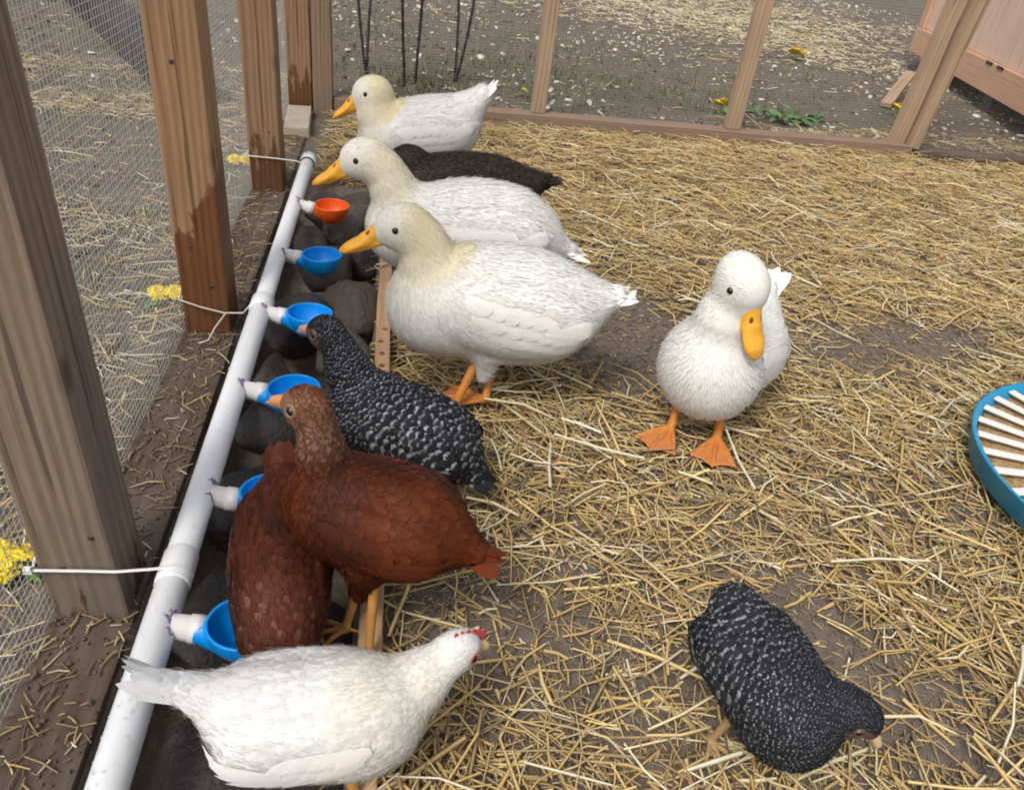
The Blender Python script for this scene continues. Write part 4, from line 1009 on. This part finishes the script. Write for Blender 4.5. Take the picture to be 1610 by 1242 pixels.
# clods of soil, inside and out
def clods(n, box, keep, s0, s1):
    x, y = scatter(n, *box, keep); m = len(x); s = RNG.uniform(s0, s1, m) * RNG.choice([.6, 1, 1, 1.8], m)
    base = np.array([(1, 0, 0), (-1, 0, 0), (0, 1, 0), (0, -1, 0), (0, 0, 1), (0, 0, -1)], float)
    V = base[None] * s[:, None, None] * RNG.uniform(.6, 1.2, (m, 6, 1)) + RNG.normal(0, .18, (m, 6, 3)) * s[:, None, None] + np.stack([x, y, ground_z(x, y) + s * .15], 1)[:, None]
    f = np.array([(0, 2, 4), (2, 1, 4), (1, 3, 4), (3, 0, 4), (2, 0, 5), (1, 2, 5), (3, 1, 5), (0, 3, 5)])
    return V.reshape(-1, 3), (np.arange(m)[:, None, None] * 6 + f[None]).reshape(-1, 3)
v1, f1 = clods(26000, (-.1, 3, .4, 3.8), lambda a, b: inside(a, b) & (RNG.random(len(a)) > straw_density(a, b)), .002, .007); v3, f3 = clods(1600, (-.51, -.385, .3, 3.7), lambda a, b: a < 0, .0012, .0035); v3[:, 2] -= ground_z(v3[:, 0], v3[:, 1]) + .004; v2, f2 = clods(9000, (-4, 6, .4, 10), lambda a, b: outside(a, b), .004, .014)
cl = link('soil_crumbs', mesh_np('soil_crumbs', np.concatenate([v1, v2, v3]), np.concatenate([f1, f2 + len(v1), f3 + len(v1) + len(v2)])), SOIL); tag(cl, 'small crumbs of dark soil lying on the ground', 'soil', kind='stuff')

# grass blades in loose patches outside
GRASS = m_attr('grass_blade', 0.6, 0.3, 0.25, 20)
gp = [(1.0, 5.0, .5, 300), (1.9, 4.6, .5, 160), (1.2, 5.8, .6, 160), (.9, 4.75, .45, 260), (1.6, 4.8, .4, 160), (-.1, 4.9, .35, 160), (.1, 4.5, .3, 420), (.5, 5.3, .4, 260), (-.15, 5.9, .4, 160), (2.2, 5.4, .4, 60), (2.9, 5.7, .2, 60), (-1.5, 3.3, .3, 70), (-1.25, 4.0, .35, 160), (-1.8, 5.2, .5, 160), (-.75, 2.35, .12, 50), (-1.0, 1.95, .06, 26), (-.62, .93, .05, 40), (-.75, 1.25, .1, 40), (2.2, 4.4, .12, 60), (1.0, 4.25, .4, 90)]
X = []; Y = []
for a, b, r, n in gp: X.append(RNG.normal(a, r * .6, n)); Y.append(RNG.normal(b, r * .6, n))
X, Y = np.concatenate(X), np.concatenate(Y); k = outside(X, Y); X, Y = X[k], Y[k]; m = len(X)
L = RNG.uniform(.025, .075, m); pt = RNG.uniform(.25, 1.2, m); pal = np.array([(.13, .19, .055), (.17, .22, .08), (.22, .25, .11), (.3, .28, .15)])
gr = straws('grass', X, Y, ground_z(X, Y) + np.sin(pt) * L * .5, L, np.full(m, .005), RNG.uniform(0, 6.28, m), pt, pal[RNG.choice(4, m)] * RNG.uniform(.7, 1.2, (m, 1)), RNG.normal(0, .12, (m, 2)), GRASS, 2, None, .15)
tag(gr, 'sparse short green grass sprouting on the soil outside the run', 'grass', kind='stuff')

# ------------------------------------------------------------------ dandelions and weeds
YEL = m_attr('yellow_petal', 0.6, 0.2, 0.1, 80); LEAF = m_attr('weed_leaf', 0.45, 0.4, 0.3, 30)
def petals(r, h, seed):
    rr = np.random.default_rng(seed); V = []; F = []; C = []
    for ring, (n, rk, zk) in enumerate(((18, 1.0, .25), (15, .8, .55), (12, .55, .85), (7, .3, 1.0))):
        for i in range(n):
            a = 2 * math.pi * (i + rr.random() * .6) / n; rad = r * rk * rr.uniform(.85, 1.1); w = r * .13; z1 = h * zk + rr.normal(0, h * .08); b = len(V)
            ca, sa = math.cos(a), math.sin(a)
            for (q, ww, zz) in ((.12, .5, 0.15 * h), (.6, 1.0, z1 * .9 + .1 * h), (1.0, .75, z1 - h * .12 * (ring == 0))):
                for s in (-1, 1): V.append((ca * rad * q - sa * w * ww * s, sa * rad * q + ca * w * ww * s, zz))
            F += [(b, b + 1, b + 3, b + 2), (b + 2, b + 3, b + 5, b + 4)]; C += [np.array((.92, .72, .02)) * rr.uniform(.85, 1.05)] * 6
    b = len(V); n = 14
    for i in range(5):
        w = i / 4 * math.pi / 2
        for k in range(n): V.append((r * .72 * math.cos(w) * math.cos(6.283 * k / n), r * .72 * math.cos(w) * math.sin(6.283 * k / n), h * (.25 + .62 * math.sin(w)))); C.append(np.array((.90, .66, .015)))
    for i in range(4):
        for k in range(n): F.append((b + i * n + k, b + i * n + (k + 1) % n, b + i * n + n + (k + 1) % n, b + i * n + n + k))
    return mesh_np('flower_head', np.array(V), np.array(F), np.array(C))
def leaf_mesh(L, W, rr, toothed=True):
    V = []; F = []; n = 9
    for k in range(n + 1):
        q = k / n; w = W * math.sin(math.pi * min(1, q * .93 + .07)) ** .7 * ((1 - .45 * (k % 2)) if toothed else 1) * (.35 + .65 * q if toothed else 1); z = L * .45 * q * (1 - q * .9)
        V += [(L * q, -w, z + w * .25), (L * q, 0, z), (L * q, w, z + w * .25)]
    for k in range(n):
        for a in (0, 1): F.append((k * 3 + a, k * 3 + a + 1, k * 3 + a + 4, k * 3 + a + 3))
    c = np.array([(.09, .2, .05), (.12, .25, .07), (.16, .27, .1)][rr.integers(3)])
    return mesh_np('leaf', np.array(V), np.array(F), np.tile(c, (len(V), 1)) * rr.uniform(.8, 1.15))
def dandelion(label, x, y, heads, nl, seed, size=1.0, group='yellow dandelions outside the run'):
    rr = np.random.default_rng(seed); z = float(ground_z(x, y)); e = tag(empty('dandelion', (x, y, z)), label, 'flower', group)
    for (dx, dy, hz, r, tx, ty) in heads:
        fo = link('flower_head', petals(r, r * .55, seed * 50 + int(abs(dx) * 1000)), YEL, e, loc=(dx, dy, hz), rot=(tx, ty, rr.uniform(0, 3)))
        tube('stem', [(dx * .5, dy * .5, 0), (dx * .8, dy * .8, hz * .6), (dx, dy, hz + .002)], .0022, LEAF_S, e, 6)
    for i in range(nl):
        link('leaf', leaf_mesh(rr.uniform(.06, .11) * size, .013 * size, rr), LEAF, e, loc=(0, 0, .004), rot=(0, R(rr.uniform(-14, 4)), rr.uniform(0, 6.28)))
LEAF_S = m_plain('stem_green', (.16, .22, .08), .5, .3)
dandelion('yellow flowers pressed against the wire beside the nearest post', -.585, .945, [(-.012, -.02, .035, .030, .4, -.5), (.022, .0, .04, .030, .5, .0), (.048, .012, .036, .027, .4, .3), (-.03, .025, .03, .024, .3, -.3)], 7, 1, .8)
dandelion('yellow flowers at the foot of the dark wet post', -.56, 1.83, [(-.022, 0, .03, .026, .5, 0), (.018, .004, .03, .027, .5, 0)], 3, 2)
dandelion('yellow flowers by the third post, left of the cable tie', -.575, 2.95, [(-.02, 0, .03, .026, .5, 0), (.02, .0, .03, .026, .5, 0)], 3, 3)
dandelion('single yellow flower farthest out on the bare soil', 3.09, 6.31, [(0, 0, .06, .062, .5, 0), (.04, -.02, .05, .05, .6, .3)], 4, 4)
dandelion('yellow flower beside the middle upright of the back wall', 1.79, 4.41, [(0, 0, .045, .042, .5, 0), (.03, .0, .055, .038, .6, .3)], 3, 5)
dandelion('yellow flower at the foot of the rightmost upright', 3.05, 4.67, [(0, 0, .045, .05, .5, 0), (.03, .02, .04, .04, .5, .3)], 4, 6)
dandelion('yellow flower half hidden behind the first slender upright', .685, 4.46, [(0, 0, .04, .026, .4, 0)], 3, 7)
e = tag(empty('broadleaf_weed', (2.2, 4.36, float(ground_z(2.2, 4.36)))), 'low broad-leaved green weed just outside the back wall', 'plant')
rr = np.random.default_rng(5)
for i in range(44): link('leaf', leaf_mesh(rr.uniform(.05, .13), rr.uniform(.012, .03), rr, i % 3 == 0), LEAF, e, loc=(rr.normal(0, .15), rr.normal(0, .05), .01), rot=(rr.normal(0, .3), R(rr.uniform(-22, 6)), rr.uniform(0, 6.28)))

# ------------------------------------------------------------------ poultry feeder
TEAL = m_plain('blue_feeder_plastic', (0.006, .24, .44), .35, .5, .12, 20); WPL = m_plain('white_feeder_plastic', (.68, .66, .61), .4, .45, .08, 30)
fd = tag(empty('poultry_feeder', (1.652, 1.068, .012), R(10)), 'round blue-rimmed poultry feeder with white spoked grille, cut by the right edge', 'feeder')
m = MB(); m.add(*lathe_vf([(.02, .0), (.385, 0), (.404, .012), (.413, .060), (.416, .064), (.4115, .065), (.403, .060), (.392, .020), (.02, .016)], 96)); link('tray', m.mesh('tray', True), TEAL, fd)
m = MB(); m.add(*lathe_vf([(.394, .040), (.30, .046), (.2, .048), (.0, .048)], 72))
t = NT('grain_feed'); n = t.noise(t.coord(), 90, 4, .7); n2 = t.noise(t.coord(), 260, 3, .7); t.set(base=t.ramp(n, [(.3, (.34, .20, .08)), (.5, (.60, .40, .18)), (.7, (.74, .56, .30))]), rough=.85, spec=.2); t.bump(t.math('ADD', n, n2), 1.0, .012)
link('feed', m.mesh('feed', True), t.m, fd)
m = MB(); m.add(*lathe_vf([(.262, .046), (.262, .066), (.25, .076), (.14, .10), (.13, .16), (.11, .32), (.0, .36)], 72)); link('hub', m.mesh('hub', True), WPL, fd)
m = MB(); m.add(*box_vf(.25, .401, -.0105, .0105, .053, .059)); spm = m.mesh('spoke', bevel=.003)
for i in range(36): link('spoke', spm, WPL, fd, rot=(0, 0, 2 * math.pi * i / 36))

# ------------------------------------------------------------------ small coop beyond the back wall
PEACH = m_wood('coop_panel', (.76, .54, .42), (.68, .46, .35), dirt=.1, rings=25); PEACH2 = m_wood('coop_trim', (.68, .42, .28), (.52, .29, .17), dirt=.15)
A0, A1 = Vector((4.27, 6.62, .0)), Vector((3.62, 3.95, .0)); dv = (A1 - A0).normalized(); nv = Vector((dv.y, -dv.x, 0)); 
if nv.x > 0: nv = -nv
co = tag(empty('hen_coop', A0), 'peach-coloured wooden hen coop with a trim board, behind the right-hand upright', 'coop')
def cbox(name, u0, u1, d0, d1, z0, z1, mat, bevel=.006):
    m = MB(); V, F = box_vf(u0, u1, d0, d1, z0, z1); 
    m.add([(a, b, c) for a, b, c in V], F); ob = link(name, m.mesh(name, bevel=bevel), mat, co)
    M = Matrix((dv, -nv, Vector((0, 0, 1)))).transposed().to_4x4()
    ob.matrix_local = M; return ob
def cplank(name, u0, u1, d0, d1, z0, z1, mat, vertical=False):
    """plank with grain along its length"""
    if vertical: me = plank_mesh(name, u1 - u0, d1 - d0, z1 - z0, .005, .001, 5); M = Matrix.Translation(((u0 + u1) / 2, (d0 + d1) / 2, z0))
    else: me = plank_mesh(name, z1 - z0, d1 - d0, u1 - u0, .005, .001, 6); M = Matrix.Translation((u0, (d0 + d1) / 2, (z0 + z1) / 2)) @ Matrix.Rotation(R(90), 4, 'Y')
    ob = link(name, me, mat, co); ob.matrix_local = Matrix((dv, -nv, Vector((0, 0, 1)))).transposed().to_4x4() @ M; return ob
Lc = (A1 - A0).length
cplank('base_board', 0, Lc, -.03, .02, .12, .30, PEACH2)
cplank('wall_panel', .005, Lc - .005, .004, .03, .305, 1.5, PEACH, True)
cplank('corner_trim', .0, .11, -.022, .002, .302, 1.5, PEACH2, True)
cplank('end_panel', .0, .03, .032, 1.1, .13, 1.5, PEACH)
cplank('floor_panel', .02, Lc, .03, 1.2, .14, .18, PEACH)
for u in (.15, 1.5, 2.6): cbox('foot_block', u, u + .14, .05, .3, -.03, .118, m_plain('foot_block', (.1, .09, .08), .9))
for u in (1.52, 1.70): cbox('black_slot', u, u + .10, -.036, -.0305, .282, .302, BLACK, .002)  # slots in the trim, their dark painted as thin black blocks
bd = tag(empty('loose_board', (3.10, 4.88, .02)), 'short loose board leaning behind the rightmost upright', 'board')
timber('plank', W_STUD, (0, 0, 0), (.42, .5, .12), .07, .03, bd, seed=51)

# ------------------------------------------------------------------ black plant cage
IRON = m_plain('black_iron', (.012, .012, .013), .45, .5)
pc = tag(empty('plant_cage', (.06, 4.6, 0)), 'black twisted-rod plant cage standing beyond the far duck', 'plant cage')
def rod(p0, p1, bulge):
    p0, p1 = Vector(p0), Vector(p1); P = []; rad = []
    for k in range(61):
        q = k / 60; p = p0.lerp(p1, q) + Vector((bulge, 0, 0)) * math.sin(math.pi * q); P.append(rel(pc, p)); rad.append(.0082 + .0018 * math.sin(k * 1.9))
    m = MB(); m.add(*tube_vf(P, rad, 7)); link('rod', m.mesh('rod', True), IRON, pc)
for p0, p1, b in (((-.185, 4.68, -.02), (-.215, 4.75, 1.1), -.015), ((-.183, 4.69, -.02), (.0, 4.9, 1.1), -.02), ((.03, 4.42, -.02), (.0, 4.42, 1.1), -.005), ((.082, 4.43, -.02), (.15, 4.45, 1.1), 0), ((.312, 4.69, -.02), (.20, 4.9, 1.1), .02), ((.318, 4.69, -.02), (.34, 4.75, 1.1), .03)): rod(p0, p1, b * 2.4)
for z, r in ((.62, .24), (1.08, .22)):
    P = [rel(pc, (.065 + r * math.cos(a), 4.66 + r * math.sin(a), z)) for a in np.linspace(0, 6.283, 49)]; tube('ring', P, .005, IRON, pc, 6)

# ------------------------------------------------------------------ dark timber lying beyond the side wall
tm = tag(empty('dark_timber', (-1.6, 5.0, 0)), 'charred dark timber lying on the soil beyond the side mesh', 'timber')
timber('beam', m_wood('charred_wood', (.05, .045, .042), (.014, .013, .013), dirt=.1), rel(tm, (-.9, 3.75, .07)), rel(tm, (-2.7, 7.2, .07)), .2, .16, tm, seed=61, bevel=.012)
